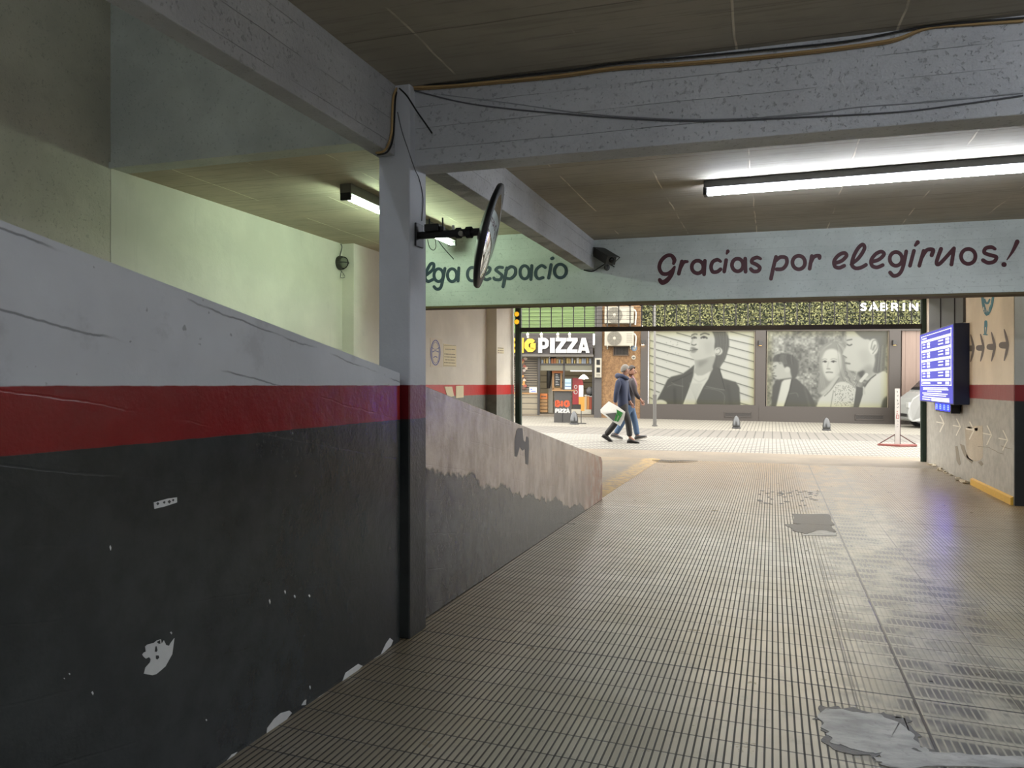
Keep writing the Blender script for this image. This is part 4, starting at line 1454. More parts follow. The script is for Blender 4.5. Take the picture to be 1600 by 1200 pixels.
def siding(name, rgb, dark, size=0.11, axis=2, rough=0.6, w=0.10, frame=True):
    t = NT(name)
    tc = t.n.new('ShaderNodeTexCoord')
    sp = t.n.new('ShaderNodeSeparateXYZ')
    t.link(tc.outputs['Object'], sp.inputs[0])
    a = sp.outputs[axis]
    f = t.math('ABSOLUTE', t.math('SUBTRACT', t.math('FRACT', t.math('DIVIDE', a, size)), 0.5))
    ln = t.smooth(f, 0.5 - w, 0.5 - w * 0.5)
    n1 = t.noise(3.0, 4, 0.6, stretch=(0.4, 1, 3) if axis == 2 else (3, 1, 0.4))
    c = t.mix(n1, tuple(x * 0.8 for x in lin(rgb)), tuple(min(1, x * 1.15) for x in lin(rgb)))
    c = t.mix(ln, c, lin(dark))
    t.bump(t.math('SUBTRACT', n1, ln), 0.3, 0.02)
    return t.done(c, rough)

M_darkfront = plain('dark_taupe_shopfront', (88, 80, 74), 0.5)
M_greypier = plain('grey_pier_paint', (98, 94, 92), 0.6)
def stucco():
    t = NT('brown_speckled_stucco')
    n1 = t.noise(9.0, 4, 0.7)
    n2 = t.noise(28.0, 3, 0.7)
    c = t.mix(t.smooth(n1, 0.35, 0.65), lin((150, 112, 74)), lin((186, 146, 100)))
    c = t.mix(t.math('MULTIPLY', t.smooth(n2, 0.5, 0.65), 0.5), c, lin((112, 80, 52)))
    t.bump(n2, 0.4, 0.02)
    return t.done(c, 0.85)
M_stucco = stucco()
M_greenside = siding('green_slatted_front', (126, 158, 86), (84, 108, 60), 0.14)
M_signside = siding('dark_plank_sign', (74, 66, 66), (40, 36, 36), 0.14)
M_cream = plain('cream_metal', (214, 208, 190), 0.5)
M_woodslat = siding('pale_wood_slats', (176, 164, 140), (70, 64, 56), 0.2, w=0.08)

# walls of the fronts
b = FB(); b.box(760, 440, 931, 520.5, 0.0, 0.3)
tag(b.build('wall_shop_upper', M_greenside), 'green slatted wall over the pizza sign', 'wall', kind='structure')
b = FB(); b.box(928, 430, 941.5, 654, -0.06, 0.5)
tag(b.build('wall_grey_pier', M_greypier), 'dark grey pier between pizza shop and brown wall', 'pier', kind='structure')
b = FB(); b.box(938, 430, 1002.5, 655, 0.0, 0.4)
tag(b.build('wall_stucco', M_stucco), 'brown speckled stucco wall with air conditioners', 'wall', kind='structure')
b = FB()
b.box(1000, 511.3, 1013.5, 666, -0.03, 0.35); b.box(1179.5, 511.3, 1197, 668, -0.03, 0.35); b.box(1388.5, 511.3, 1408, 670, -0.03, 0.35)
b.box(1003, 633, 1186, 667.5, -0.031, 0.35); b.box(1185, 637, 1396, 670, -0.031, 0.35); b.box(1395, 634, 1520, 672, -0.031, 0.35); b.box(1003, 511.3, 1520, 516.5, -0.031, 0.35)
b.box(1013, 515, 1520, 640, 0.2, 0.35)
tag(b.build('wall_fashion_front', M_darkfront), 'dark taupe shopfront around the two big posters', 'wall', kind='structure')
b = FB(); b.box(1000, 430, 1520, 507.5, 0.13, 0.4)
tag(b.build('wall_above_posters', M_darkfront), 'dark wall behind the leafy panel', 'wall', kind='structure')
b = FB(); b.box(1408.5, 516.5, 1520, 634, 0.05, 0.2)
tag(b.build('wall_wood_panel', siding('pinkish_wood_panel', (186, 160, 146), (140, 116, 104), 0.35, axis=0, w=0.03)), 'pinkish wood panel right of the second poster', 'panel', kind='structure')

# vents in the plinth
for x0, y0, x1, y1, lab in ((1132, 644, 1174, 652, 'flat vent grille in the plinth under the first poster'), (1336, 648, 1381, 656.5, 'flat vent grille in the plinth under the second poster'), (1413, 650, 1422, 660, 'small square vent in the plinth below the wood panel')):
    r, (s, h, d) = fthing('vent_grille', lab, 'vent', (x0 + x1) / 2, y1, -0.03, 'plinth vents')
    b = FB(s, h, d)
    b.box(x0, y0, x1, y0 + 1.1, -0.05, -0.028); b.box(x0, y1 - 1.1, x1, y1, -0.05, -0.028); b.box(x0, y0, x0 + 1.1, y1, -0.05, -0.028); b.box(x1 - 1.1, y0, x1, y1, -0.05, -0.028)
    b.build('frame', M_darkfront, r)
    b = FB(s, h, d)
    n = 4
    for k in range(n):
        y = y0 + 1.1 + (y1 - y0 - 2.2) * (k + 0.15) / n
        b.box(x0 + 1, y, x1 - 1, y + (y1 - y0) / n * 0.45, -0.042, -0.028)
    b.build('slats', plain('vent_slats', (64, 58, 54), 0.5), r)

# hedge of artificial leaves with the shop name
hs, hh_ = fac(1004, 511, 0.0)
hr = thing('hedge_panel', 'leafy green panel above the posters carrying white letters', 'hedge', FM @ T(hs, 0.0, hh_))
b = FB(hs, hh_, 0.0); b.box(1004, 440, 1500, 511, 0.06, 0.12)
b.build('backing', plain('dark_green_backing', (50, 60, 36), 0.9), hr)
b = FB(hs, hh_, 0.0)
s1, z1 = fac(1500, 511, 0.0)
s2, z2 = fac(1002, 445, 0.0)
random.seed(5)
def leaf_mesh(m, n, s0, s1, h0, h1):
    for k in range(n):
        s, h = random.uniform(s0, s1), random.uniform(h0, h1)
        sz = random.uniform(0.035, 0.07)
        R = Matrix.Translation((s, random.uniform(-0.05, 0.03), h)) @ Matrix.Rotation(random.uniform(0, 6.28), 4, 'Y') @ Matrix.Rotation(random.uniform(-0.9, 0.9), 4, 'X') @ Matrix.Rotation(random.uniform(-0.7, 0.7), 4, 'Z')
        m.add([R @ Vector(v) for v in ((-sz, 0, 0), (0, -0.008, sz * 0.45), (sz, 0, 0), (0, -0.008, -sz * 0.45))], [(0, 1, 2, 3)])
leaf_mesh(b.m, 6500, 0.0, s1 - hs, 0.03, z2 - hh_)
def leaves_mat():
    t = NT('mixed_green_leaves')
    g_ = t.n.new('ShaderNodeNewGeometry')
    r1 = g_.outputs['Random Per Island']
    c = t.mix(r1, lin((92, 104, 58)), lin((196, 196, 130)))
    c = t.mix(t.smooth(r1, 0.0, 0.2), lin((44, 54, 34)), c)
    return t.done(c, 0.6)
lv = b.build('leaves', leaves_mat(), hr)
lv['kind'] = 'stuff'
xx = [1345, 1359, 1376, 1393, 1411, 1421.5, 1440]
M_lit = emit('white_lit_letters', (255, 255, 255), 0.9)
for ch, x, wd in zip('SABRINA', xx, (9.5, 13, 11.5, 11.5, 3.5, 13.5, 13)):
    b = FB(hs, hh_, 0.0)
    q1, q2_ = b.px(x, 485.3, -0.10), b.px(x + wd, 473.5, -0.10)
    cw = BLOCK[ch][0]
    for st in BLOCK[ch][1]:
        ribbon(b.m, [(q1.x + p[0] / cw * (q2_.x - q1.x), q1.z + p[1] * (q2_.z - q1.z)) for p in st], 0.046, lambda a, c, l: Vector((a, -0.04 - 0.06 * l, c)), steps=0, square=True)
    o = b.build('letter', M_lit, hr)
    o['label'] = 'white lit letter ' + ch

# ---- posters: printed pictures on boards behind glass frames
class Paint:
    def __init__(self, w, h, ss=2):
        self.W, self.Hh = w * ss, h * ss
        self.ss = ss
        self.a = np.zeros((self.Hh, self.W))
        yy, xx_ = np.mgrid[0:self.Hh, 0:self.W]
        self.x = (xx_ + 0.5) / self.W
        self.y = (yy + 0.5) / self.Hh
    def inside(self, pts):
        r = np.zeros(self.a.shape, bool)
        n = len(pts)
        for i in range(n):
            x0, y0 = pts[i]
            x1, y1 = pts[(i + 1) % n]
            if y0 == y1:
                continue
            c = ((self.y >= min(y0, y1)) & (self.y < max(y0, y1)))
            xi = x0 + (self.y - y0) * (x1 - x0) / (y1 - y0)
            r ^= c & (self.x < xi)
        return r
    def blur(self, m, k):
        m = m.astype(float)
        for _ in range(3):
            for ax in (0, 1):
                c = np.cumsum(np.pad(m, [(k + 1, k) if i == ax else (0, 0) for i in (0, 1)], mode='edge'), axis=ax)
                n = m.shape[ax]
                s = [slice(None)] * 2
                e = [slice(None)] * 2
                s[ax] = slice(2 * k + 1, 2 * k + 1 + n)
                e[ax] = slice(0, n)
                m = (c[tuple(s)] - c[tuple(e)]) / (2 * k + 1)
        return m
    def poly(self, pts, val, soft=1, op=1.0, smooth=True):
        if smooth:
            v = [Vector((p[0], p[1], 0)) for p in pts]
            v = spline(v + [v[0]], 5)
            pts = [(p.x, p.y) for p in v]
        m = self.blur(self.inside(pts), soft) * op
        self.a = self.a * (1 - m) + val * m
        return m
    def line(self, pts, w, val, soft=1, op=1.0, sm=True):
        v = [Vector((p[0], p[1], 0)) for p in pts]
        if sm and len(v) > 2:
            v = spline(v, 6)
        m = np.zeros(self.a.shape)
        asp = self.W / self.Hh
        for a, b_ in zip(v[:-1], v[1:]):
            dx, dy = (b_.x - a.x) * asp, b_.y - a.y
            L2 = max(dx * dx + dy * dy, 1e-12)
            t = np.clip((((self.x - a.x) * asp) * dx + (self.y - a.y) * dy) / L2, 0, 1)
            ds = np.hypot((self.x - a.x) * asp - t * dx, (self.y - a.y) - t * dy)
            m = np.maximum(m, ds < w * 0.5)
        m = self.blur(m, soft) * op
        self.a = self.a * (1 - m) + val * m
    def ell(self, cx, cy, rx, ry, val, soft=1, op=1.0):
        m = self.blur((((self.x - cx) / rx) ** 2 + ((self.y - cy) / ry) ** 2) < 1, soft) * op
        self.a = self.a * (1 - m) + val * m
    def out(self):
        s = self.ss
        return self.a.reshape(self.Hh // s, s, self.W // s, s).mean(axis=(1, 3))

def value_noise(shape, cells, rng):
    gy, gx = cells
    g0 = rng.random((gy + 2, gx + 2))
    y = np.linspace(0, gy, shape[0])
    x = np.linspace(0, gx, shape[1])
    yi, xi = y.astype(int), x.astype(int)
    fy_, fx_ = (y - yi)[:, None], (x - xi)[None, :]
    fy_, fx_ = fy_ * fy_ * (3 - 2 * fy_), fx_ * fx_ * (3 - 2 * fx_)
    return (g0[yi][:, xi] * (1 - fy_) * (1 - fx_) + g0[yi + 1][:, xi] * fy_ * (1 - fx_) + g0[yi][:, xi + 1] * (1 - fy_) * fx_ + g0[yi + 1][:, xi + 1] * fy_ * fx_)

PW, PH = 260, 184
def nrm(x0, y0, x1, y1):
    return lambda L: [((p[0] - x0) / (x1 - x0), (p[1] - y0) / (y1 - y0)) for p in L]

def poster_one():
    p = Paint(PW, PH)
    N = nrm(95, 130, 1270, 935)
    p.a[:] = 208
    for L in ([(400, 145), (575, 190)], [(170, 162), (550, 265)], [(95, 228), (550, 345)], [(95, 311), (600, 440)], [(95, 395), (550, 520)], [(95, 480), (470, 590)], [(95, 572), (320, 640)], [(95, 667), (270, 720)], [(95, 762), (210, 800)], [(95, 857), (150, 880)],
              [(1000, 130), (1270, 197)], [(980, 213), (1270, 278)], [(980, 293), (1270, 367)], [(950, 372), (1270, 457)], [(920, 453), (1270, 547)], [(890, 538), (1270, 647)], [(1060, 685), (1270, 748)], [(1110, 795), (1270, 848)], [(1110, 905), (1270, 945)], [(700, 130), (760, 140)]):
        p.line(N(L), 0.011, 92, 1)
        p.line(N([(a, b_ + 14) for a, b_ in L]), 0.012, 178, 2, 0.6)
    # neck and face
    p.poly(N([(600, 430), (612, 520), (600, 640), (780, 640), (800, 560), (830, 400)]), 168, 2)
    p.poly(N([(640, 450), (760, 440), (700, 500), (650, 520)]), 128, 6, 0.7)
    p.poly(N([(590, 120), (575, 180), (560, 250), (552, 275), (560, 300), (550, 325), (556, 350), (550, 380), (575, 415), (610, 438), (680, 436), (760, 410), (830, 380), (850, 300), (850, 120)]), 190, 2)
    p.poly(N([(700, 250), (800, 230), (820, 330), (740, 380)]), 172, 8, 0.6)
    p.poly(N([(590, 240), (640, 220), (650, 300), (610, 330)]), 206, 6, 0.7)
    p.line(N([(570, 172), (600, 158), (630, 160)]), 0.018, 96, 1, 0.9)
    p.line(N([(672, 165), (715, 150), (765, 162)]), 0.020, 90, 1, 0.9)
    p.line(N([(575, 205), (600, 192), (622, 200)]), 0.022, 80, 1, 0.9)
    p.line(N([(678, 200), (708, 186), (742, 202)]), 0.024, 74, 1, 0.9)
    p.ell(*N([(708, 196)])[0], 0.012, 0.012, 50, 1)
    p.ell(*N([(600, 200)])[0], 0.010, 0.011, 60, 1)
    p.line(N([(598, 170), (580, 230), (566, 262), (582, 280), (618, 276)]), 0.010, 130, 2, 0.6)
    p.line(N([(572, 272), (600, 280), (622, 270)]), 0.014, 84, 1, 0.8)
    p.poly(N([(552, 312), (590, 302), (640, 325), (600, 332)]), 112, 2, 0.9)
    p.poly(N([(556, 345), (600, 332), (638, 328), (605, 362), (570, 360)]), 132, 2, 0.9)
    p.line(N([(553, 336), (600, 332), (640, 325)]), 0.009, 66, 1, 0.9)
    # hair
    p.poly(N([(795, 125), (850, 110), (940, 120), (985, 200), (992, 280), (975, 350), (945, 440), (895, 510), (890, 560), (810, 530), (830, 450), (840, 390), (826, 320), (832, 220), (815, 160)]), 92, 2)
    for k in range(16):
        p.line(N([(830 + k * 10, 130), (860 + k * 8, 260), (870 + k * 5, 420), (860 + k * 2, 520)]), 0.006, random.choice((60, 76, 118, 130)), 1, 0.6)
    p.ell(*N([(872, 345)])[0], 0.040, 0.052, 200, 2)
    p.line(N([(850, 330), (880, 315), (895, 345), (870, 375), (850, 370)]), 0.012, 120, 1, 0.8)
    # coat, sweater
    p.poly(N([(180, 890), (250, 760), (300, 660), (340, 628), (470, 595), (560, 530), (604, 493), (592, 620), (540, 780), (480, 940), (180, 940)]), 84, 2, smooth=False)
    p.poly(N([(600, 940), (700, 740), (760, 640), (800, 560), (830, 505), (885, 535), (925, 640), (1070, 680), (1110, 740), (1125, 940)]), 88, 2, smooth=False)
    p.poly(N([(476, 940), (540, 780), (592, 640), (606, 580), (640, 612), (700, 610), (790, 560), (760, 650), (700, 740), (605, 940)]), 206, 2, smooth=False)
    for k in range(9):
        p.line(N([(505 + k * 14, 930), (580 + k * 14, 700)]), 0.006, 168, 1, 0.7)
        p.line(N([(545 + k * 16, 690), (640 - k * 4, 930)]), 0.005, 176, 1, 0.5)
    p.line(N([(590, 640), (660, 680), (740, 640)]), 0.012, 176, 2, 0.8)
    p.line(N([(345, 690), (440, 650), (580, 580)]), 0.010, 52, 2, 0.8)
    p.line(N([(345, 690), (400, 715), (480, 730)]), 0.010, 120, 1, 0.8)
    p.line(N([(300, 740), (360, 715), (480, 735)]), 0.008, 124, 1, 0.8)
    p.line(N([(885, 540), (920, 660), (950, 770)]), 0.010, 56, 1, 0.9)
    p.line(N([(950, 768), (860, 755), (740, 730)]), 0.010, 128, 1, 0.9)
    p.line(N([(720, 750), (860, 770), (940, 820), (940, 930)]), 0.008, 122, 1, 0.8)
    p.line(N([(470, 640), (470, 930)]), 0.006, 140, 1, 0.6)
    p.line(N([(380, 760), (390, 920)]), 0.03, 60, 4, 0.6)
    p.line(N([(980, 720), (1020, 930)]), 0.04, 68, 5, 0.5)
    p.poly(N([(180, 890), (230, 880), (290, 905), (280, 940), (150, 940)]), 204, 2)
    for k in range(14):
        x, y = random.uniform(230, 470), random.uniform(240, 500)
        p.ell(*N([(x, y)])[0], 0.004, 0.006, 130, 1, 0.7)
    return p.out()

def poster_two():
    p = Paint(PW, PH)
    rng = np.random.default_rng(4)
    sh = p.a.shape
    p.a[:] = 92 + 70 * value_noise(sh, (8, 11), rng) + 50 * (value_noise(sh, (26, 36), rng) - 0.4)
    for k in range(900):
        x, y = random.random(), random.random()
        p.a += random.uniform(-34, 46) * np.exp(-(((p.x - x) / 0.008) ** 2 + ((p.y - y) / 0.011) ** 2)) if k % 3 == 0 else 0
    p.a = np.clip(p.a + 46 * (value_noise(sh, (48, 68), rng) - 0.5), 64, 205)
    N = nrm(50, 105, 1375, 945)
    # left figure
    p.poly(N([(120, 460), (108, 505), (128, 530), (108, 560), (122, 580), (116, 600), (135, 620), (160, 640), (215, 640), (220, 700), (330, 680), (340, 560), (280, 450), (200, 420)]), 184, 2)
    p.poly(N([(112, 440), (125, 385), (185, 355), (270, 355), (340, 375), (392, 440), (400, 520), (385, 600), (340, 640), (320, 590), (300, 520), (262, 520), (240, 500), (215, 450), (160, 445)]), 84, 2)
    for k in range(12):
        p.line(N([(180 + k * 14, 365), (160 + k * 16, 410), (190 + k * 14, 470)]), 0.007, random.choice((56, 120, 140)), 1, 0.6)
    p.ell(*N([(277, 530)])[0], 0.024, 0.038, 196, 2)
    p.line(N([(122, 498), (150, 490)]), 0.012, 84, 1)
    p.line(N([(128, 512), (150, 512)]), 0.008, 110, 1)
    p.line(N([(112, 598), (150, 605)]), 0.016, 110, 1)
    p.line(N([(112, 572), (135, 570)]), 0.01, 110, 1)
    p.poly(N([(100, 945), (115, 720), (150, 660), (225, 635), (330, 620), (380, 630), (500, 740), (560, 840), (600, 945)]), 82, 2, smooth=False)
    p.poly(N([(155, 945), (215, 670), (240, 645), (325, 630), (300, 760), (240, 945)]), 210, 2, smooth=False)
    p.line(N([(330, 640), (300, 780), (250, 940)]), 0.012, 50, 1, 0.8)
    p.line(N([(300, 800), (380, 790), (400, 830)]), 0.008, 130, 1, 0.7)
    p.line(N([(470, 730), (530, 940)]), 0.02, 110, 3, 0.6)
    # middle figure: hair, face, coat
    p.poly(N([(640, 300), (700, 240), (790, 222), (880, 240), (930, 320), (950, 480), (980, 560), (1080, 600), (1095, 700), (1000, 720), (880, 660), (740, 740), (640, 800), (615, 740), (635, 600), (630, 440)]), 142, 2)
    p.poly(N([(660, 400), (700, 320), (780, 300), (850, 340), (870, 430), (860, 540), (800, 620), (740, 650), (690, 590), (665, 500)]), 202, 3)
    for k in range(22):
        x = 650 + k * 14
        p.line(N([(760 + k * 4, 240), (650 + k * 13, 330), (640 + k * 16, 560), (660 + k * 20, 730)]), 0.006, random.choice((96, 112, 182, 200)), 1, 0.5) if (k < 3 or k > 13) else None
    for k in range(16):
        x, y = random.uniform(860, 1080), random.uniform(540, 710)
        p.line(N([(x, y), (x + 25, y + 20), (x + 10, y + 50)]), 0.008, random.choice((90, 200, 190)), 1, 0.7)
    p.line(N([(670, 442), (690, 434), (712, 441)]), 0.013, 96, 1); p.line(N([(762, 441), (786, 432), (816, 440)]), 0.013, 96, 1)
    p.line(N([(664, 420), (688, 410), (714, 416)]), 0.010, 140, 1, 0.8); p.line(N([(757, 416), (788, 407), (824, 418)]), 0.010, 140, 1, 0.8)
    p.ell(*N([(695, 440)])[0], 0.010, 0.014, 60, 1); p.ell(*N([(786, 440)])[0], 0.010, 0.014, 60, 1)
    p.line(N([(735, 440), (722, 505), (745, 518)]), 0.010, 150, 2, 0.8)
    p.line(N([(714, 520), (750, 522)]), 0.010, 104, 1, 0.8)
    p.line(N([(708, 560), (740, 554), (776, 560)]), 0.018, 140, 1, 0.9)
    p.line(N([(704, 559), (740, 561), (782, 559)]), 0.006, 96, 1, 0.8)
    p.poly(N([(690, 590), (740, 625), (800, 610), (745, 655)]), 172, 4, 0.6)
    p.poly(N([(830, 360), (870, 430), (850, 580), (810, 600)]), 168, 6, 0.6)
    p.poly(N([(600, 945), (640, 850), (720, 770), (800, 690), (900, 660), (1000, 710), (1050, 780), (960, 945)]), 204, 2)
    p.line(N([(830, 610), (740, 730), (670, 790)]), 0.05, 190, 3, 0.9)
    p.line(N([(850, 620), (760, 750), (690, 820)]), 0.012, 110, 1, 0.8)
    p.line(N([(790, 760), (760, 940)]), 0.010, 130, 1, 0.8)
    for k in range(150):
        x, y = random.uniform(800, 1010), random.uniform(700, 930)
        p.ell(*N([(x, y)])[0], 0.0035, 0.005, 110, 0, 0.8)
    # right figure
    p.poly(N([(930, 105), (925, 200), (932, 250), (900, 320), (885, 370), (925, 395), (915, 430), (935, 455), (930, 490), (960, 535), (1080, 560), (1140, 640), (1260, 600), (1240, 400), (1190, 200), (1150, 105)]), 188, 2)
    p.poly(N([(1050, 320), (1160, 300), (1190, 420), (1110, 470)]), 166, 10, 0.6)
    p.poly(N([(1080, 540), (1180, 470), (1240, 560), (1150, 620)]), 138, 8, 0.7)
    p.poly(N([(1010, 100), (1370, 100), (1360, 300), (1335, 545), (1225, 555), (1235, 470), (1245, 370), (1190, 210), (1120, 190), (1060, 150)]), 104, 2)
    for k in range(14):
        p.line(N([(1260 + k * 6, 260), (1250 + k * 6, 400), (1232 + k * 7, 545)]), 0.006, random.choice((74, 140, 128)), 1, 0.6)
    p.ell(*N([(1222, 275)])[0], 0.040, 0.105, 204, 2)
    p.line(N([(1195, 300), (1215, 215), (1255, 210), (1262, 280), (1215, 350)]), 0.014, 130, 1, 0.8)
    p.line(N([(1215, 310), (1238, 260)]), 0.02, 110, 2, 0.8)
    p.line(N([(935, 205), (985, 195)]), 0.016, 96, 1); p.line(N([(935, 250), (962, 262), (985, 250)]), 0.016, 86, 1)
    p.line(N([(890, 372), (930, 395)]), 0.012, 104, 1); p.line(N([(920, 455), (965, 462)]), 0.020, 110, 1)
    p.poly(N([(1065, 945), (1110, 770), (1150, 690), (1250, 580), (1330, 540), (1375, 560), (1375, 945)]), 206, 2, smooth=False)
    p.poly(N([(1010, 945), (1040, 715), (1110, 725), (1110, 800), (1065, 945)]), 84, 1, smooth=False)
    p.poly(N([(1050, 560), (1110, 535), (1130, 560), (1090, 620)]), 74, 3)
    p.line(N([(1090, 650), (1150, 580)]), 0.04, 206, 1); p.line(N([(1125, 720), (1180, 640), (1250, 580)]), 0.014, 84, 1); p.line(N([(1120, 720), (1130, 790)]), 0.02, 190, 1)
    p.poly(N([(1310, 945), (1330, 860), (1375, 820), (1375, 945)]), 96, 3)
    return p.out()

def poster(x0, y0, x1, y1, img, lab):
    r, (s, h, d) = fthing('poster', lab, 'poster', (x0 + x1) / 2, y1, 0.08, 'posters in the shopfront')
    b = FB(s, h, d)
    a, c = b.px(x0, y1, 0.08), b.px(x1, y0, 0.08)
    hgt, wid = img.shape
    vs, fs, cols = [], [], []
    for j in range(hgt + 1):
        for i in range(wid + 1):
            vs.append((a.x + (c.x - a.x) * i / wid, 0.0, c.z + (a.z - c.z) * j / hgt))
    for j in range(hgt):
        for i in range(wid):
            k = j * (wid + 1) + i
            fs.append((k, k + 1, k + wid + 2, k + wid + 1))
    n0 = len(vs)
    # board behind the print
    me = bpy.data.meshes.new('print')
    me.from_pydata(vs, [], fs)
    at = me.attributes.new('ink', 'FLOAT_COLOR', 'FACE')
    g0 = np.clip(img / 255.0, 0, 1)
    ii = np.linspace(0, 1, wid)[None, :]
    jj = np.linspace(0, 1, hgt)[:, None]
    edge = np.minimum(np.minimum(ii, 1 - ii) * wid / hgt, np.minimum(jj, 1 - jj))
    warm = np.clip(1 - edge / 0.09, 0, 1)          # yellow backlight glow along the margins, painted into the print
    L = np.where(g0 <= 0.04045, g0 / 12.92, ((g0 + 0.055) / 1.055) ** 2.4)
    L = L * DIM[0] * 0.86
    rgb = np.stack([L * 0.97, L * (1.0 - 0.03 * warm), L * (0.90 - 0.28 * warm)], -1)
    col = np.concatenate([rgb, np.ones((hgt, wid, 1))], -1).reshape(-1, 4)
    at.data.foreach_set('color', col.ravel().astype(np.float32))
    t = bpy.data.materials.get('poster_print')
    if t is None:
        q = NT('poster_print')
        an = q.n.new('ShaderNodeAttribute')
        an.attribute_name = 'ink'
        q.link(an.outputs['Color'], q.b.inputs['Base Color'])
        t = q.done(an.outputs['Color'], 0.35, 0.3)
    me.materials.append(t)
    o = bpy.data.objects.new('print', me)
    COL.objects.link(o)
    o.parent = r
    b.m = MB()
    b.m.box((a.x, 0.004, a.z), (c.x, 0.03, c.z))
    b.build('board', M_cream, r)
    b.m = MB()
    w = 0.025
    b.m.box((a.x - w, -0.05, a.z - w), (c.x + w, 0.02, a.z)); b.m.box((a.x - w, -0.05, c.z), (c.x + w, 0.02, c.z + w))
    b.m.box((a.x - w, -0.05, a.z), (a.x, 0.02, c.z)); b.m.box((c.x, -0.05, a.z), (c.x + w, 0.02, c.z))
    b.build('frame', plain('pale_metal_frame', (172, 160, 140), 0.4), r)
poster(1014.5, 518, 1178.5, 632, poster_one(), 'black and white poster of a short haired woman in a dark coat looking up')
poster(1198, 517.5, 1387, 635.5, poster_two(), 'black and white poster of three women before a leafy hedge')

# wall lamps on the dark front
for x, y, lab in ((1004.5, 534.5, 'small wall lamp with warm glow left of the first poster'), (1188.5, 535.5, 'small wall lamp between the two posters'), (1398.5, 535, 'small wall lamp right of the second poster')):
    r, (s, h, d) = fthing('wall_lamp', lab, 'lamp', x, y, -0.03, 'small lamps on the dark shopfront')
    b = FB(s, h, d)
    b.box(x - 3, y - 3.5, x + 3, y + 4, -0.14, -0.028)
    b.build('housing', plain('lamp_housing', (64, 62, 60), 0.4), r, bevel=0.01)
    b = FB(s, h, d)
    b.box(x - 2, y + 4.1, x + 2, y + 4.5, -0.12, -0.05)
    b.build('light_slot', emit('warm_lamp_slot', (255, 196, 110), 22.0 if x < 1010 else 1.0), r)

# air conditioners
def ac_unit(y0, y1, lab):
    x0, x1 = 944.5, 990.5
    r, (s, h, d) = fthing('air_conditioner', lab, 'air conditioner', (x0 + x1) / 2, y1, 0.0, 'outdoor units on the brown wall')
    b = FB(s, h, d); b.box(x0, y0, x1, y1, -0.42, -0.06)
    b.build('casing', M_cream, r, bevel=0.02)
    cx, cyy = 960, (y0 + y1) / 2
    c = b.px(cx, cyy, -0.42)
    rad = (b.px(cx, y0, -0.42).z - b.px(cx, y1, -0.42).z) * 0.47
    Rm = Matrix.Translation((c.x, c.y, c.z)) @ Matrix.Rotation(math.radians(90), 4, 'X')
    m = MB(); m.lathe([(rad, 0.0), (rad, 0.012), (rad * 0.9, 0.014), (0.001, 0.014)], 32, Rm)
    m.build('fan_well', plain('grey_fan_well', (150, 146, 132), 0.5), r)
    m = MB()
    for k in range(1, 7):
        rr = rad * k / 7.0 + 0.02
        m.tube([Rm @ Vector((rr * math.cos(a), rr * math.sin(a), 0.03)) for a in np.linspace(0, 2 * math.pi, 33)], 0.005, 5, caps=False)
    for k in range(8):
        a = math.pi * k / 4
        m.tube([Rm @ Vector((0.05 * math.cos(a), 0.05 * math.sin(a), 0.03)), Rm @ Vector((rad * math.cos(a), rad * math.sin(a), 0.03))], 0.006, 5)
    m.build('fan_grille', plain('pale_grille_wire', (186, 180, 164), 0.5), r)
    m = MB(); m.lathe([(rad * 0.22, 0.012), (rad * 0.2, 0.04), (0.001, 0.045)], 20, Rm)
    m.build('fan_hub', M_cream, r, smooth=False)
    b = FB(s, h, d)
    for k in range(6):
        y = y0 + (y1 - y0) * (0.2 + 0.11 * k)
        b.box(979, y, 988, y + 0.6, -0.425, -0.41)
    b.build('side_louvre', plain('grey_fan_well', (150, 146, 132), 0.5), r)
    for x in (949, 985):
        b = FB(s, h, d)
        b.box(x - 1, y1 - 0.3, x + 1, y1 + 1.2, -0.42, 0.0); b.box(x - 1, y1, x + 1, y1 + 5, -0.06, 0.0)
        b.build('bracket', M_cream, r)
    m = MB()
    p1, p2, p3 = b.px(990.4, y0 + 5, -0.2), b.px(993.5, y0 + 10, -0.1), b.px(992.5, y1 + 2, -0.03)
    m.tube([p1, p2, p3], 0.03, 8, smooth_pts=5)
    m.build('pipe', plain('pale_plastic', (206, 204, 196), 0.5), r)
ac_unit(479, 505.5, 'upper outdoor air conditioner on the brown wall, behind the grille')
ac_unit(516.5, 540.5, 'lower outdoor air conditioner on the brown wall, above the dark vent')

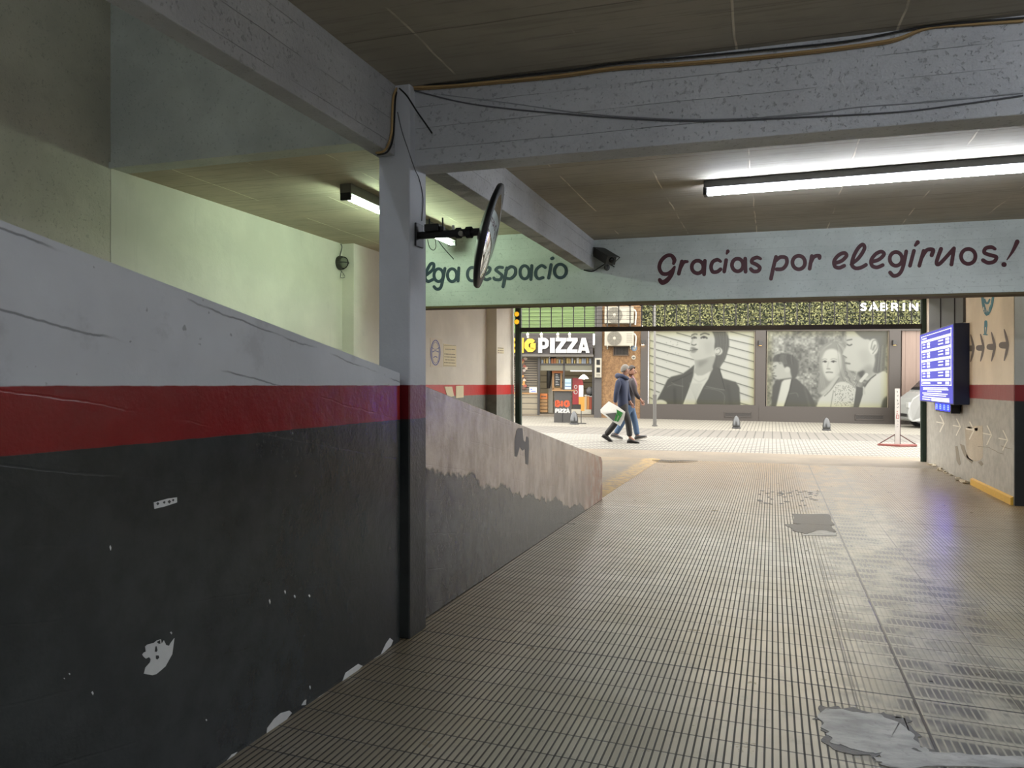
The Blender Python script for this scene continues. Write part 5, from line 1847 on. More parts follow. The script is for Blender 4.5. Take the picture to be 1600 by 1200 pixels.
# barred vent, round plates and meter box
r, (s, h, d) = fthing('barred_window', 'small dark barred opening under the air conditioner', 'window', 970, 555, 0.0)
b = FB(s, h, d); b.box(959, 541.5, 981.5, 555, -0.02, -0.003); b.build('dark_recess', plain('deep_brown', (38, 34, 30), 0.8), r)
b = FB(s, h, d)
b.box(958, 540.8, 982.5, 542, -0.05, -0.002); b.box(958, 554.5, 982.5, 555.8, -0.05, -0.002); b.box(958, 540.8, 959.4, 555.8, -0.05, -0.002); b.box(981, 540.8, 982.5, 555.8, -0.05, -0.002)
b.build('frame', plain('brown_frame', (110, 86, 62), 0.6), r)
for k in range(9):
    b = FB(s, h, d); b.box(961 + k * 2.25, 542, 961.9 + k * 2.25, 554.6, -0.04, -0.02); b.build('bar', plain('rusty_bars', (92, 84, 74), 0.5), r)
def round_plate(x, y, rp, mat, lab, inner):
    r, (s, h, d) = fthing('wall_plate', lab, 'plaque', x, y, 0.0, 'plates on the brown wall')
    Rm = Matrix.Rotation(math.radians(90), 4, 'X')
    b = FB(s, h, d)
    rad = (b.px(x + rp, y, 0).x - b.px(x, y, 0).x)
    m = MB(); m.lathe([(rad, 0), (rad, 0.02), (0.001, 0.022)], 24, Rm); m.build('plate', mat, r)
    m = MB()
    m.box((-rad * 0.55, -0.03, -rad * 0.2), (rad * 0.55, -0.02, rad * 0.15)); m.box((-rad * 0.2, -0.03, -rad * 0.55), (rad * 0.2, -0.02, -rad * 0.3))
    m.build('emblem', inner, r)
round_plate(991, 544, 4.6, plain('pale_blue_plate', (132, 164, 196), 0.5), 'round pale blue plaque on the brown wall', M_cream)
round_plate(990, 558.5, 3.4, M_cream, 'small round white plaque on the brown wall', M_ink)
r, (s, h, d) = fthing('meter_box', 'cream electric meter box on the grey pier', 'meter box', 934, 590, -0.06)
b = FB(s, h, d); b.box(929, 559.5, 940, 590, -0.2, -0.058); b.build('case', M_cream, r, bevel=0.01)
for y0 in (562, 574):
    b = FB(s, h, d); b.box(932, y0, 937.5, y0 + 8, -0.215, -0.195); b.build('meter_window', plain('dark_glass', (44, 46, 48), 0.2), r, bevel=0.005)
b = FB(s, h, d)
for y in (585, 587):
    b.box(931.5, y, 938, y + 0.7, -0.205, -0.195)
b.build('label_plate', plain('grey_print', (110, 106, 98), 0.6), r)

# ---- pizza shop
r, (s, h, d) = fthing('shop_sign', 'long dark plank sign with the big words over the shop door', 'sign', 860, 556.5, -0.25)
b = FB(s, h, d); b.box(770, 520.5, 926.5, 556.5, -0.25, 0.0); b.build('sign_board', M_signside, r)
b = FB(s, h, d); b.box(770, 553.8, 927.3, 556.8, -0.28, -0.02); b.build('lower_trim', plain('grey_trim', (122, 116, 108), 0.5), r)
M_yel = plain('yellow_letters', (250, 206, 20), 0.4)
M_whl = plain('white_letters', (250, 250, 248), 0.4)
SOLID = {
    'Z': [[(0, 1), (1, 1), (1, .77), (0, .77)], [(1, .78), (.56, .78), (0, .22), (.44, .22)], [(0, .23), (1, .23), (1, 0), (0, 0)]],
    'A': [[(0, 0), (.30, 0), (.53, .74), (.50, 1), (.33, 1)], [(1, 0), (.70, 0), (.47, .74), (.50, 1), (.67, 1)], [(.24, .16), (.76, .16), (.68, .38), (.32, .38)]],
    'I': [[(0, 0), (1, 0), (1, 1), (0, 1)]],
    'P': [[(0, 0), (.38, 0), (.38, 1), (0, 1)], [(.3, 1), (.66, 1), (.66, .76), (.3, .76)], [(.3, .27), (.66, .27), (.66, .50), (.3, .50)], [(.62, 1), (.84, .94), (1, .80), (1, .48), (.84, .33), (.62, .27), (.62, .55), (.66, .60), (.66, .68), (.62, .72)]],
    'B': [[(0, 0), (.38, 0), (.38, 1), (0, 1)], [(.3, 1), (.9, .92), (.9, .6), (.75, .52), (1, .42), (1, .08), (.3, 0), (.3, .2), (.6, .25), (.6, .40), (.3, .42), (.3, .6), (.55, .62), (.55, .78), (.3, .8)]],
}
def big_letter(ch, x0, x1, mat, w=0.155, y0=551.5, y1=528):
    b = FB(s, h, d)
    a, c = b.px(x0, y0, -0.30), b.px(x1, y1, -0.30)
    if ch in SOLID:
        for q, poly in enumerate(SOLID[ch]):
            b.m.prism([(a.x + p[0] * (c.x - a.x), -0.09 - 0.001 * q, a.z + p[1] * (c.z - a.z)) for p in poly], (0, 0.07 + 0.001 * q, 0))
        o = b.build('letter', mat, r)
        o['label'] = ('yellow' if mat is M_yel else 'white') + ' letter ' + ch
        return
    cw = BLOCK[ch][0]
    ins = w * 0.5
    xs = [p[0] for q in BLOCK[ch][1] for p in q]
    lo, hi = min(xs), max(xs)
    ix = ins if ch != 'I' else 0
    for st in BLOCK[ch][1]:
        pts = []
        for p in st:
            u = (p[0] - lo) / (hi - lo) if hi > lo else 0.5
            X = a.x + ix + u * (c.x - a.x - 2 * ix)
            vert = any(abs(p[1] - e) < 0.001 for e in (0, 1)) and ch in 'PIABRN'
            Zc = a.z + (0 if vert else ins) + p[1] * (c.z - a.z - (0 if vert else 2 * ins))
            if vert:
                Zc = a.z + p[1] * (c.z - a.z)
            pts.append((X, Zc))
        ribbon(b.m, pts, w, lambda A, C, l: Vector((A, -0.02 - 0.07 * l, C)), steps=0, square=True)
    o = b.build('letter', mat, r)
    o['label'] = ('yellow' if mat is M_yel else 'white') + ' letter ' + ch
big_letter('B', 797, 815, M_yel); big_letter('I', 815.5, 818.7, M_yel, 0.075); big_letter('G', 819.5, 837.5, M_yel, 0.15)
for ch, x0, x1, w in (('P', 841, 857.5, 0.15), ('I', 859.5, 867, 0.165), ('Z', 868, 885, 0.13), ('Z', 885.5, 902.5, 0.13), ('A', 902.5, 921.5, 0.15)):
    big_letter(ch, x0, x1, M_whl, w)
for x in (824.5, 846, 871.5, 890):
    b = FB(s, h, d)
    p1, p2 = b.px(x, 519.5, -0.27), b.px(x, 523, -0.62)
    b.m.tube([p1, p2], 0.014, 6)
    b.m.tube([p2 + Vector((0, -0.04, 0.02)), p2 + Vector((0, 0.07, -0.06))], [0.05, 0.035], 10)
    sp_ = b.build('spotlight', plain('pale_plastic', (206, 204, 196), 0.5), r)
    b = FB(s, h, d)
    q = b.px(x, 523, -0.62)
    b.m.tube([q + Vector((0, 0.071, -0.062)), q + Vector((0, 0.08, -0.07))], 0.03, 10)
    b.build('bulb', emit('spot_bulb', (255, 250, 236), 30.0), sp_)

# shop room: floor step, ceiling, back and side walls
D = 3.2
sl, hz0 = fac(770, 648, 0.0)
sr, _ = fac(928.5, 648, 0.0)
hz1 = fac(850, 556.5, 0.0)[1]
gzf = fac(850, 649, 0.0)[1]
def local_struct(name, boxes, mat, lab, cat):
    m = MB()
    for a, c in boxes:
        m.box(a, c)
    o = m.build(name, mat, None, FM.copy())
    tag(o, lab, cat, kind='structure')
local_struct('wall_shop_back', [((sl - 1.5, D, gzf), (sr + 0.3, D + 0.1, hz1 + 0.4))], siding('cream_shop_siding', (196, 182, 150), (130, 118, 92), 0.25), 'cream boarded back wall inside the pizza shop', 'wall')
local_struct('wall_shop_side', [((sr, 0.3, gzf), (sr + 0.1, D, hz1 + 0.4)), ((sl - 1.5, 0, gzf), (sl - 1.4, D, hz1 + 0.4))], plain('shop_side_paint', (110, 104, 92), 0.7), 'side walls of the pizza shop', 'wall')
local_struct('ceiling_shop', [((sl - 1.5, 0.02, hz1 + 0.3), (sr + 0.1, D, hz1 + 0.4))], M_cream, 'ceiling of the pizza shop', 'ceiling')
local_struct('floor_shop', [((sl - 1.5, -0.02, gzf - 0.15), (sr, D, gzf + 0.05))], plain('shop_floor', (140, 128, 110), 0.5), 'floor of the pizza shop', 'floor')

def fitem(name, lab, cat, x, y, dd, parts, group=None):
    """thing made of pixel boxes on planes: parts = (name, material, [(x0,y0,x1,y1,d0,d1)...])"""
    r, (s, h, d) = fthing(name, lab, cat, x, y, dd, group)
    for nm, mat, bs in parts:
        b = FB(s, h, d)
        for q in bs:
            b.box(*q)
        b.build(nm, mat, r)
    return r, (s, h, d)

M_dframe = plain('dark_shop_frame', (58, 52, 50), 0.5)
M_orange = plain('orange_paint', (232, 130, 44), 0.5)
M_wood = plain('warm_wood', (188, 142, 86), 0.6)
M_red = plain('bright_red_panel', (190, 34, 44), 0.4)
fitem('shopfront', 'dark frame of the pizza shop front with upper rail and posts', 'shop front', 880, 648, 0.0,
      [('post', M_dframe, [(839.5, 556.8, 844, 648.5, -0.03, 0.1)]), ('post', M_dframe, [(879.5, 556.8, 882.5, 611, 0.0, 0.08)]), ('post', M_dframe, [(924.8, 557.2, 928.5, 650, 0.0, 0.1)]),
       ('rail', M_dframe, [(843.8, 568, 925, 570.3, 0.0, 0.08)]), ('fascia', plain('sage_fascia', (142, 140, 120), 0.6), [(843.8, 570.2, 925, 579, 0.03, 0.08)]), ('light_strip', M_whl, [(891, 578.8, 925, 580.4, 0.0, 0.08)])])
fitem('slatted_counter', 'pale wooden slat counter front at the left of the shop', 'counter', 825, 648, 0.05,
      [('panel', M_woodslat, [(800, 615.5, 840, 648, 0.04, 0.5)]), ('worktop', M_wood, [(800, 613.5, 840, 615.5, 0.0, 0.55)])])
# picture panel with food photos, and the slatted wall behind
r, (s, h, d) = fitem('picture_panel', 'board with pictures of food beside dark slats', 'picture', 820, 613, 0.3, [('board', siding('dark_and_pale_slats', (150, 138, 118), (56, 48, 42), 0.085, w=0.25), [(800, 557, 839.5, 613.5, 0.3, 0.4)])])
for k in range(16):
    x, y = random.uniform(815, 823), 560 + k * 3.1
    b = FB(s, h, d)
    n = 7
    b.poly([(x + random.uniform(1.5, 4.0) * math.cos(2 * math.pi * i / n), y + random.uniform(1.5, 3.2) * math.sin(2 * math.pi * i / n)) for i in range(n)], 0.285 - 0.004 * k, 0.01)
    rgb = random.choice(((236, 170, 80), (214, 200, 190), (190, 90, 60), (120, 86, 66), (238, 214, 190), (96, 62, 50)))
    b.build('food_picture', plain('food_picture_%d_%d_%d' % rgb, rgb, 0.5), r)
fitem('white_notice', 'white notice on top of the slatted counter', 'notice', 833, 614, 0.02, [('sheet', M_whl, [(827, 605, 839, 614.2, 0.0, 0.02)]), ('print', M_blue, [(829, 607.5, 831.5, 609, -0.004, 0.001), (830, 611, 837, 612, -0.004, 0.001)])])
# hanging black bag or duct, shelf goods above the door
b = FB(); 
p1, p2, p3, p4 = b.px(866, 556, 0.5), b.px(860.5, 566, 0.5), b.px(858.5, 585, 0.5), b.px(857, 606, 0.6)
m = MB(); m.tube([p1, p2, p3, p4], [0.10, 0.11, 0.10, 0.06], 12, smooth_pts=6)
tag(m.build('air_duct', plain('black_duct', (34, 34, 32), 0.5), None, FM.copy()), 'black bent duct dropping inside the shop door', 'duct')
b = FB()
for k in range(20):
    x = 845.5 + 3.95 * k
    if 877.5 < x < 883:
        continue
    rgb = random.choice(((230, 200, 120), (214, 180, 110), (196, 206, 220), (236, 232, 220), (200, 120, 60)))
    o = FB(); o.box(x, random.uniform(559, 563), x + random.uniform(2.2, 3.7), 568, 0.12, 0.3)
    tag(o.build('package', plain('package_%d_%d_%d' % rgb, rgb, 0.6)), 'pale and yellow packages on the rail over the shop door', 'package', 'packages over the shop door')
fitem('menu_board', 'dark menu board in a wooden frame with orange top', 'menu board', 873, 611, 0.4,
      [('frame', M_wood, [(862.5, 580, 866, 611, 0.36, 0.45), (875.5, 582, 878, 611, 0.36, 0.45), (863, 606, 878, 611, 0.36, 0.45)]), ('header', M_orange, [(862.5, 578.5, 880, 583, 0.34, 0.45)]), ('slate', plain('black_slate', (34, 34, 36), 0.6), [(866, 583, 876, 603, 0.38, 0.44)]),
       ('writing', M_whl, [(868, 585 + 2.6 * k, 868 + (3.5 + (k * 37 % 4)), 585.7 + 2.6 * k, 0.372, 0.38) for k in range(7)])])
fitem('counter_block', 'cream counter end inside the shop door', 'counter', 860, 645, 0.9, [('body', M_cream, [(856.5, 585, 864, 645, 0.9, 1.4)])])
fitem('orange_box', 'orange box with black band stacked in the doorway, topmost', 'box', 849, 627, 0.25,
      [('box', M_orange, [(843.5, 615, 855, 623.5, 0.2, 0.6)]), ('lettering', M_ink, [(846, 618.5, 848, 620.5, 0.19, 0.2), (849, 619, 853.5, 620, 0.19, 0.2)])])
fitem('wooden_crate', 'orange wooden crate under the orange box in the doorway', 'crate', 849, 646, 0.25,
      [('slat', M_wood, [(843.5, 624.5 + 5.2 * k, 855, 628.5 + 5.2 * k, 0.2, 0.6)]) for k in range(4)] + [('post', M_dframe, [(844, 624, 845, 645, 0.22, 0.6), (853.5, 624, 854.5, 645, 0.22, 0.6)])])
fitem('drinks_fridge', 'pale blue lit fridge door behind the menu board', 'fridge', 887, 625, 0.9,
      [('door', emit('pale_blue_screen', (180, 208, 216), 0.6), [(882.5, 592, 892.5, 608, 0.88, 0.9)]), ('case', M_cream, [(882, 590, 893.5, 645, 0.9, 1.4)]), ('shelf_line', M_blue, [(883, 598, 892, 599, 0.87, 0.88), (883, 603, 892, 604, 0.87, 0.88)])])
r, (s, h, d) = fthing('red_display', 'red cabinet with round top and white swirls inside the shop', 'display', 904, 640, 0.7)
b = FB(s, h, d)
b.poly([(894.5, 632), (894.5, 591), (897, 590.4), (906, 591), (910, 594), (911, 598), (911, 632)], 0.7, 0.45)
b.build('cabinet', M_red, r)
b = FB(s, h, d)
mp = b.map(0.7)
for cx_, cy_, rr in ((899.5, 604.5, 2.2), (899.5, 612.5, 2.6)):
    ribbon(b.m, ell(cx_, cy_, rr, rr * 1.1), 0.9, mp, steps=0)
b.build('swirl', M_whl, r)
b = FB(s, h, d); b.box(894.5, 632, 911, 646, 0.72, 1.1); b.build('base', M_dframe, r)
# person at the counter: white cap and red shirt
fitem('shop_stool', 'round grey fan with dark guard beside the red cabinet', 'fan', 922, 618, 0.8, [('foot', M_dframe, [(921, 617, 923, 640, 0.8, 0.9)])])
st = bpy.data.objects['shop_stool']
s, h = fac(922, 611, 0.78)
s0, h0 = fac(922, 618, 0.8)
m = MB(); m.lathe([(0.14, 0), (0.15, 0.03), (0.13, 0.07), (0.02, 0.08)], 20, Matrix.Translation((s - s0, -0.02, h - h0)) @ Matrix.Rotation(math.radians(90), 4, 'X'))
m.build('guard', plain('grey_fan_guard', (120, 120, 122), 0.5), st, smooth=True)
st.name = 'standing_fan'
r, (s, h, d) = fthing('hanging_lamp', 'white cone hanging lamp over the red cabinet', 'lamp', 912, 592, 0.45)
m = MB(); m.lathe([(0.19, 0.0), (0.12, 0.09), (0.03, 0.16)], 20); m.build('lamp_shade', emit('white_glowing_shade', (255, 252, 244), 0.9), r)
m = MB(); m.tube([(0, 0, 0.16), (0, 0, hz1 + 0.3 - h)], 0.008, 6); m.build('cord', M_black, r)
m = MB(); m.lathe([(0.04, -0.01), (0.05, 0.03), (0.02, 0.07)], 12); m.build('bulb', emit('shop_bulb', (255, 240, 214), 60.0), r)
for k, (x, c_) in enumerate(((915, (226, 196, 150)), (919, (230, 150, 70)), (923, (190, 80, 50)))):
    fitem('shelf_goods', ('cream', 'orange', 'red')[k] + ' box on the low shelf at the right of the shop', 'box', x, 640, 0.3,
          [('box', plain('goods_%d' % k, c_, 0.6), [(x - 1.9, 618 + k, x + 1.8, 640, 0.3, 0.6)]), ('lid', M_whl, [(x - 2, 617 + k, x + 1.9, 618 + k, 0.28, 0.62)])], 'boxes at the right of the shop')
fitem('low_bench', 'low pale slatted bench at the right of the shop door', 'bench', 910, 649, 0.05,
      [('seat', M_cream, [(893, 640, 924, 643, 0.12, 0.6)]), ('slat', M_cream, [(893, 643.5, 924, 645, 0.12, 0.2)]), ('slat', M_cream, [(893, 645.6, 924, 646.6, 0.12, 0.2)])])

# lamps inside the shop
for x in (835, 905):
    s, h = fac(x, 575, 1.6)
    r = thing('shop_ceiling_lamp', 'bright square lamp on the ceiling of the pizza shop', 'lamp', FM @ T(s, 1.6, hz1 + 0.3), 'ceiling lamps in the shop')
    m = MB(); m.box((-0.3, -0.3, -0.05), (0.3, 0.3, -0.001)); m.build('frame', M_cream, r)
    m = MB(); m.box((-0.26, -0.26, -0.06), (0.26, 0.26, -0.051)); m.build('diffuser', emit('shop_diffuser', (255, 244, 222), 16.0), r)

# ------------------------------------------------------------------ street furniture
def scale_at(px, py):
    p = onG(px, py)
    return p, ((p - EYE).dot(Vector((-SA, CA, 0)))) / FPX
M_steel = plain('polished_cast_steel', (126, 128, 130), 0.28, 0.7)
def bollard(px, py, hp, lab, first=[None]):
    p, k = scale_at(px, py)
    hgt = hp * k
    if first[0] is None:
        root = thing('bollard', lab, 'bollard', T(p.x, p.y, p.z), 'dome topped bollards')
        m = MB(); m.lathe([(0.17, 0), (0.17, 0.03), (0.145, 0.05)], 24); m.build('base_ring', plain('dark_cast_iron', (60, 60, 62), 0.5), root)
        m = MB(); m.lathe([(0.145, 0.03), (0.15, 0.12), (0.14, 0.22), (0.115, 0.31), (0.07, 0.385), (0.03, 0.42), (0.002, 0.43)], 24); m.build('body', M_steel, root, smooth=True)
        first[0] = root
    else:
        root = copy_tree(first[0])
        root.location = p
        root['label'] = lab
    f = hgt / 0.43
    root.scale = (f * 0.86, f * 0.86, f)
bollard(1150.5, 669.5, 20, 'dome topped bollard in front of the first poster')
bollard(1291.5, 672.5, 20, 'dome topped bollard in front of the second poster')
bollard(897, 663, 21, 'dome topped bollard beside the pizza stand')

# thin street pole
p, k = scale_at(1023, 666)
r = thing('street_pole', 'thin grey street pole in front of the first poster', 'pole', T(p.x, p.y, p.z))
m = MB(); m.tube([(0, 0, 0), (0, 0, 48 * k)], 0.055, 12); m.build('lower_sleeve', plain('grey_pole_paint', (120, 118, 114), 0.5), r)
m = MB(); m.tube([(0, 0, 47 * k), (0, 0, 200 * k)], 0.032, 12); m.build('shaft', plain('light_grey_pole', (150, 148, 144), 0.45), r)
m = MB(); m.tube([(0, 0, 46.5 * k), (0, 0, 49.5 * k)], 0.062, 12); m.tube([(0, 0, 0), (0, 0, 0.04)], 0.08, 12); m.build('collar', plain('grey_pole_paint', (120, 118, 114), 0.5), r)

# pizza stand (tall box shaped board) and the narrow flag beside it
p, k = scale_at(879, 660)
r = thing('pavement_sign', 'dark pavement sign with orange and white words, wooden top', 'sign', Matrix.Translation(p) @ FM.to_3x3().to_4x4())
w, hg = 26 * k, 49 * k
m = MB(); m.box((-w / 2, -0.12, 0), (w / 2, 0.12, hg)); m.build('body', plain('charcoal_board', (84, 82, 80), 0.5), r)
m = MB(); m.box((-w / 2 - 0.06, -0.2, hg), (w / 2 + 0.14, 0.2, hg + 0.04)); m.build('top_board', M_wood, r)
m = MB(); m.box((-0.01, -0.124, 0.02), (0.02, -0.118, hg * 0.36)); m.build('seam', M_black, r)
for word, z0, z1, mat, nm in (('BIG', hg * 0.49, hg * 0.70, plain('orange_letters', (240, 96, 36), 0.5), 'orange'), ('PIZZA', hg * 0.29, hg * 0.45, M_whl, 'white')):
    m = MB()
    block_word(m, word, -w * 0.42, z0 + 0.02, z1 - z0 - 0.03, 0.062 if nm == 'orange' else 0.042, lambda a, c, l: Vector((a, -0.121 - 0.006 * l, c)), gap=0.22, width=w * 0.84)
    o = m.build('lettering', mat, r)
    o['label'] = nm + ' letters ' + word
p, k = scale_at(908, 662)
r = thing('feather_flag', 'narrow orange and white flag on a thin stand beside the pizza sign', 'flag', Matrix.Translation(p) @ FM.to_3x3().to_4x4())
m = MB(); m.tube([(0, 0, 0), (0, 0, 60 * k)], 0.012, 8); m.build('pole', plain('dark_grey_pole', (70, 70, 72), 0.5), r)
m = MB(); m.box((-0.01, -0.012, 20 * k), (5 * k - 0.0, 0.0, 42 * k)); m.box((-4 * k, -0.012, 30 * k), (-0.005, 0, 42 * k)); m.build('flag_cloth', plain('amber_cloth', (236, 168, 60), 0.7), r)
m = MB(); m.box((-4 * k, -0.012, 42 * k), (3 * k, 0.0, 60 * k)); m.build('white_cloth', M_whl, r)
m = MB(); m.box((-6 * k, -0.05, 0), (8 * k, 0.05, 0.02)); m.build('foot', plain('dark_grey_pole', (70, 70, 72), 0.5), r)

# upright sign on a red stand
p, k = scale_at(1402.5, 697)
r = thing('stand_sign', 'tall narrow white sign on a red triangular stand on the pavement', 'sign', Matrix.Translation(p) @ Matrix.Rotation(math.radians(6), 4, 'Z'))
M_pink = plain('faded_red_stand', (176, 92, 84), 0.6)
m = MB()
m.prism([(-28 * k, -0.02, 0.0), (0, -0.20, 0.0), (28 * k, -0.02, 0.0), (28 * k, 0.10, 0.0), (-28 * k, 0.10, 0.0)], (0, 0, 0.045))
m.build('base', M_pink, r, bevel=0.005)
for sx in (-1, 1):
    m = MB(); m.tube([(sx * 27 * k, 0.03, 0.04), (sx * 3.5 * k, 0.03, 18 * k)], 0.013, 8); m.build('strut', plain('brown_red_strut', (110, 66, 60), 0.5), r)
for sx in (-1, 1):
    m = MB(); m.tube([(sx * 3 * k, 0.035, 0.04), (sx * 3 * k, 0.035, 17 * k)], 0.013, 8); m.build('upright', plain('brown_red_strut', (110, 66, 60), 0.5), r)
m = MB(); m.box((-3.6 * k, 0.0, 3 * k), (3.2 * k, 0.03, 90 * k)); m.build('panel', plain('off_white_panel', (232, 226, 220), 0.5), r)
m = MB(); m.box((3.2 * k, 0.0, 3 * k), (4.2 * k, 0.03, 90 * k)); m.build('side_strip', plain('dark_maroon_edge', (84, 52, 60), 0.5), r)
random.seed(21)
def marks(zs, w, hgt, mat, nm):
    m = MB()
    for z in zs:
        for q in range(3):
            x, dz = random.uniform(-w, w * 0.4), random.uniform(-hgt, hgt)
            m.box((x, -0.004, z + dz), (x + w * random.uniform(0.4, 0.9), 0.001, z + dz + hgt * random.uniform(0.5, 0.9)))
    m.build(nm, mat, r)
marks([84 * k, 79 * k, 71 * k, 66 * k, 60 * k], 1.5 * k, 1.3 * k, plain('grey_letters', (92, 88, 96), 0.5), 'small_letters')
marks([54 * k, 50.5 * k], 1.5 * k, 1.0 * k, plain('red_letters', (196, 60, 66), 0.5), 'red_letters')
marks([38 * k, 34 * k, 30 * k], 1.3 * k, 1.2 * k, plain('faint_letters', (176, 172, 176), 0.5), 'faint_letters')
m = MB()
for q in ((-2, 43, 2, 43.8), (-2, 48.2, 2, 49), (-2, 43, -1.2, 49), (1.2, 43, 2, 49)):
    m.box((q[0] * k, -0.004, q[1] * k), (q[2] * k, 0.001, q[3] * k))
m.build('red_square', plain('red_letters', (196, 60, 66), 0.5), r)
# ------------------------------------------------------------------ people
def skin_body(name, joints, edges, mat, parent, root, sub=2):
    """joints: name -> (point, radius or (rx, ry)); grown by a skin modifier along the edges"""
    keys = list(joints)
    idx = {k: i for i, k in enumerate(keys)}
    me = bpy.data.meshes.new(name)
    o0 = parent.location
    me.from_pydata([tuple(Vector(joints[k][0]) - o0) for k in keys], [(idx[a], idx[b]) for a, b in edges], [])
    o = bpy.data.objects.new(name, me)
    COL.objects.link(o)
    o.parent = parent
    md = o.modifiers.new('skin', 'SKIN')
    if not me.skin_vertices:
        bpy.context.view_layer.objects.active = o
    sv = me.skin_vertices[0].data
    for k in keys:
        r = joints[k][1]
        sv[idx[k]].radius = r if isinstance(r, tuple) else (r, r)
        sv[idx[k]].use_root = (k == root)
    md.use_smooth_shade = True
    md.branch_smoothing = 0.3
    sb = o.modifiers.new('sub', 'SUBSURF')
    sb.levels = sb.render_levels = sub
    me.materials.append(mat)
    return o

def hand_joints(J, E, pre, wrist, palm, tip_dir, side, s=1.0):
    """palm, five unequal bent fingers, thumb from the side of the palm"""
    w, p = Vector(wrist), Vector(palm)
    d = Vector(tip_dir).normalized()
    sd = Vector(side).normalized()
    bend = d.cross(sd).normalized()
    J[pre + 'palm'] = (p, (0.030 * s, 0.018 * s))
    E.append((pre + 'wrist', pre + 'palm'))
    for i, ln in enumerate((0.062, 0.072, 0.068, 0.052)):
        off = sd * (0.026 - 0.0175 * i) * s
        a = p + d * 0.035 * s + off
        b_ = a + d * ln * 0.5 * s + bend * 0.006
        c = b_ + (d * 0.8 + bend * 0.6).normalized() * ln * 0.55 * s
        for nm, q, rr in (('k', a, 0.0095), ('m', b_, 0.0088), ('t', c, 0.0075)):
            J['%s%s%d' % (pre, nm, i)] = (q, rr * s)
        E += [(pre + 'palm', '%sk%d' % (pre, i)), ('%sk%d' % (pre, i), '%sm%d' % (pre, i)), ('%sm%d' % (pre, i), '%st%d' % (pre, i))]
    a = p + sd * 0.034 * s
    b_ = a + (d * 0.7 + sd * 0.5).normalized() * 0.035 * s
    J[pre + 'th1'] = (a, 0.011 * s)
    J[pre + 'th2'] = (b_, 0.0095 * s)
    E += [(pre + 'palm', pre + 'th1'), (pre + 'th1', pre + 'th2')]

def shoe(parent, heel, toe, mat, sole_mat, wid=0.048):
    heel, toe = Vector(heel), Vector(toe)
    d = toe - heel
    L = d.length
    d.normalize()
    sd = Vector((0, 1, 0))
    up = sd.cross(d) * -1
    if up.z < 0:
        up = -up
    M = Matrix(((d.x, sd.x, up.x, heel.x), (d.y, sd.y, up.y, heel.y), (d.z, sd.z, up.z, heel.z), (0, 0, 0, 1)))
    M = Matrix.Translation(-parent.location) @ M
    secs = [(-0.02, 0.6, 0.055), (0.02, 0.8, 0.10), (0.07, 0.85, 0.105), (0.13, 0.95, 0.075), (0.19, 1.05, 0.06), (0.25, 0.95, 0.045), (0.285, 0.5, 0.03)]
    m = MB()
    rings = []
    for x, wf, hh in secs:
        ring = []
        for a in np.linspace(0, 2 * math.pi, 13)[:-1]:
            ring.append(M @ Vector((x * L / 0.27, math.cos(a) * wid * wf, 0.02 + max(0.0, 0.5 + 0.5 * math.sin(a)) * hh)))
        rings.append(ring)
    vs = [v for r in rings for v in r]
    fs = []
    for i in range(len(rings) - 1):
        for k in range(12):
            fs.append((i * 12 + k, i * 12 + (k + 1) % 12, (i + 1) * 12 + (k + 1) % 12, (i + 1) * 12 + k))
    fs += [tuple(range(11, -1, -1)), tuple(len(vs) - 12 + k for k in range(12))]
    m.add(vs, fs)
    o = m.build('shoe', mat, parent, smooth=True)
    m = MB()
    pts = []
    for x, wf, hh in secs:
        pts.append((x * L / 0.27, wid * wf * 1.04))
    loop = [M @ Vector((x, y, 0)) for x, y in pts] + [M @ Vector((x, -y, 0)) for x, y in reversed(pts)]
    m.prism(loop, M.to_3x3() @ Vector((0, 0, 0.028)))
    m.build('sole', sole_mat, o)
    return o

M_skin = plain('skin', (206, 150, 124), 0.55, var=0.05)

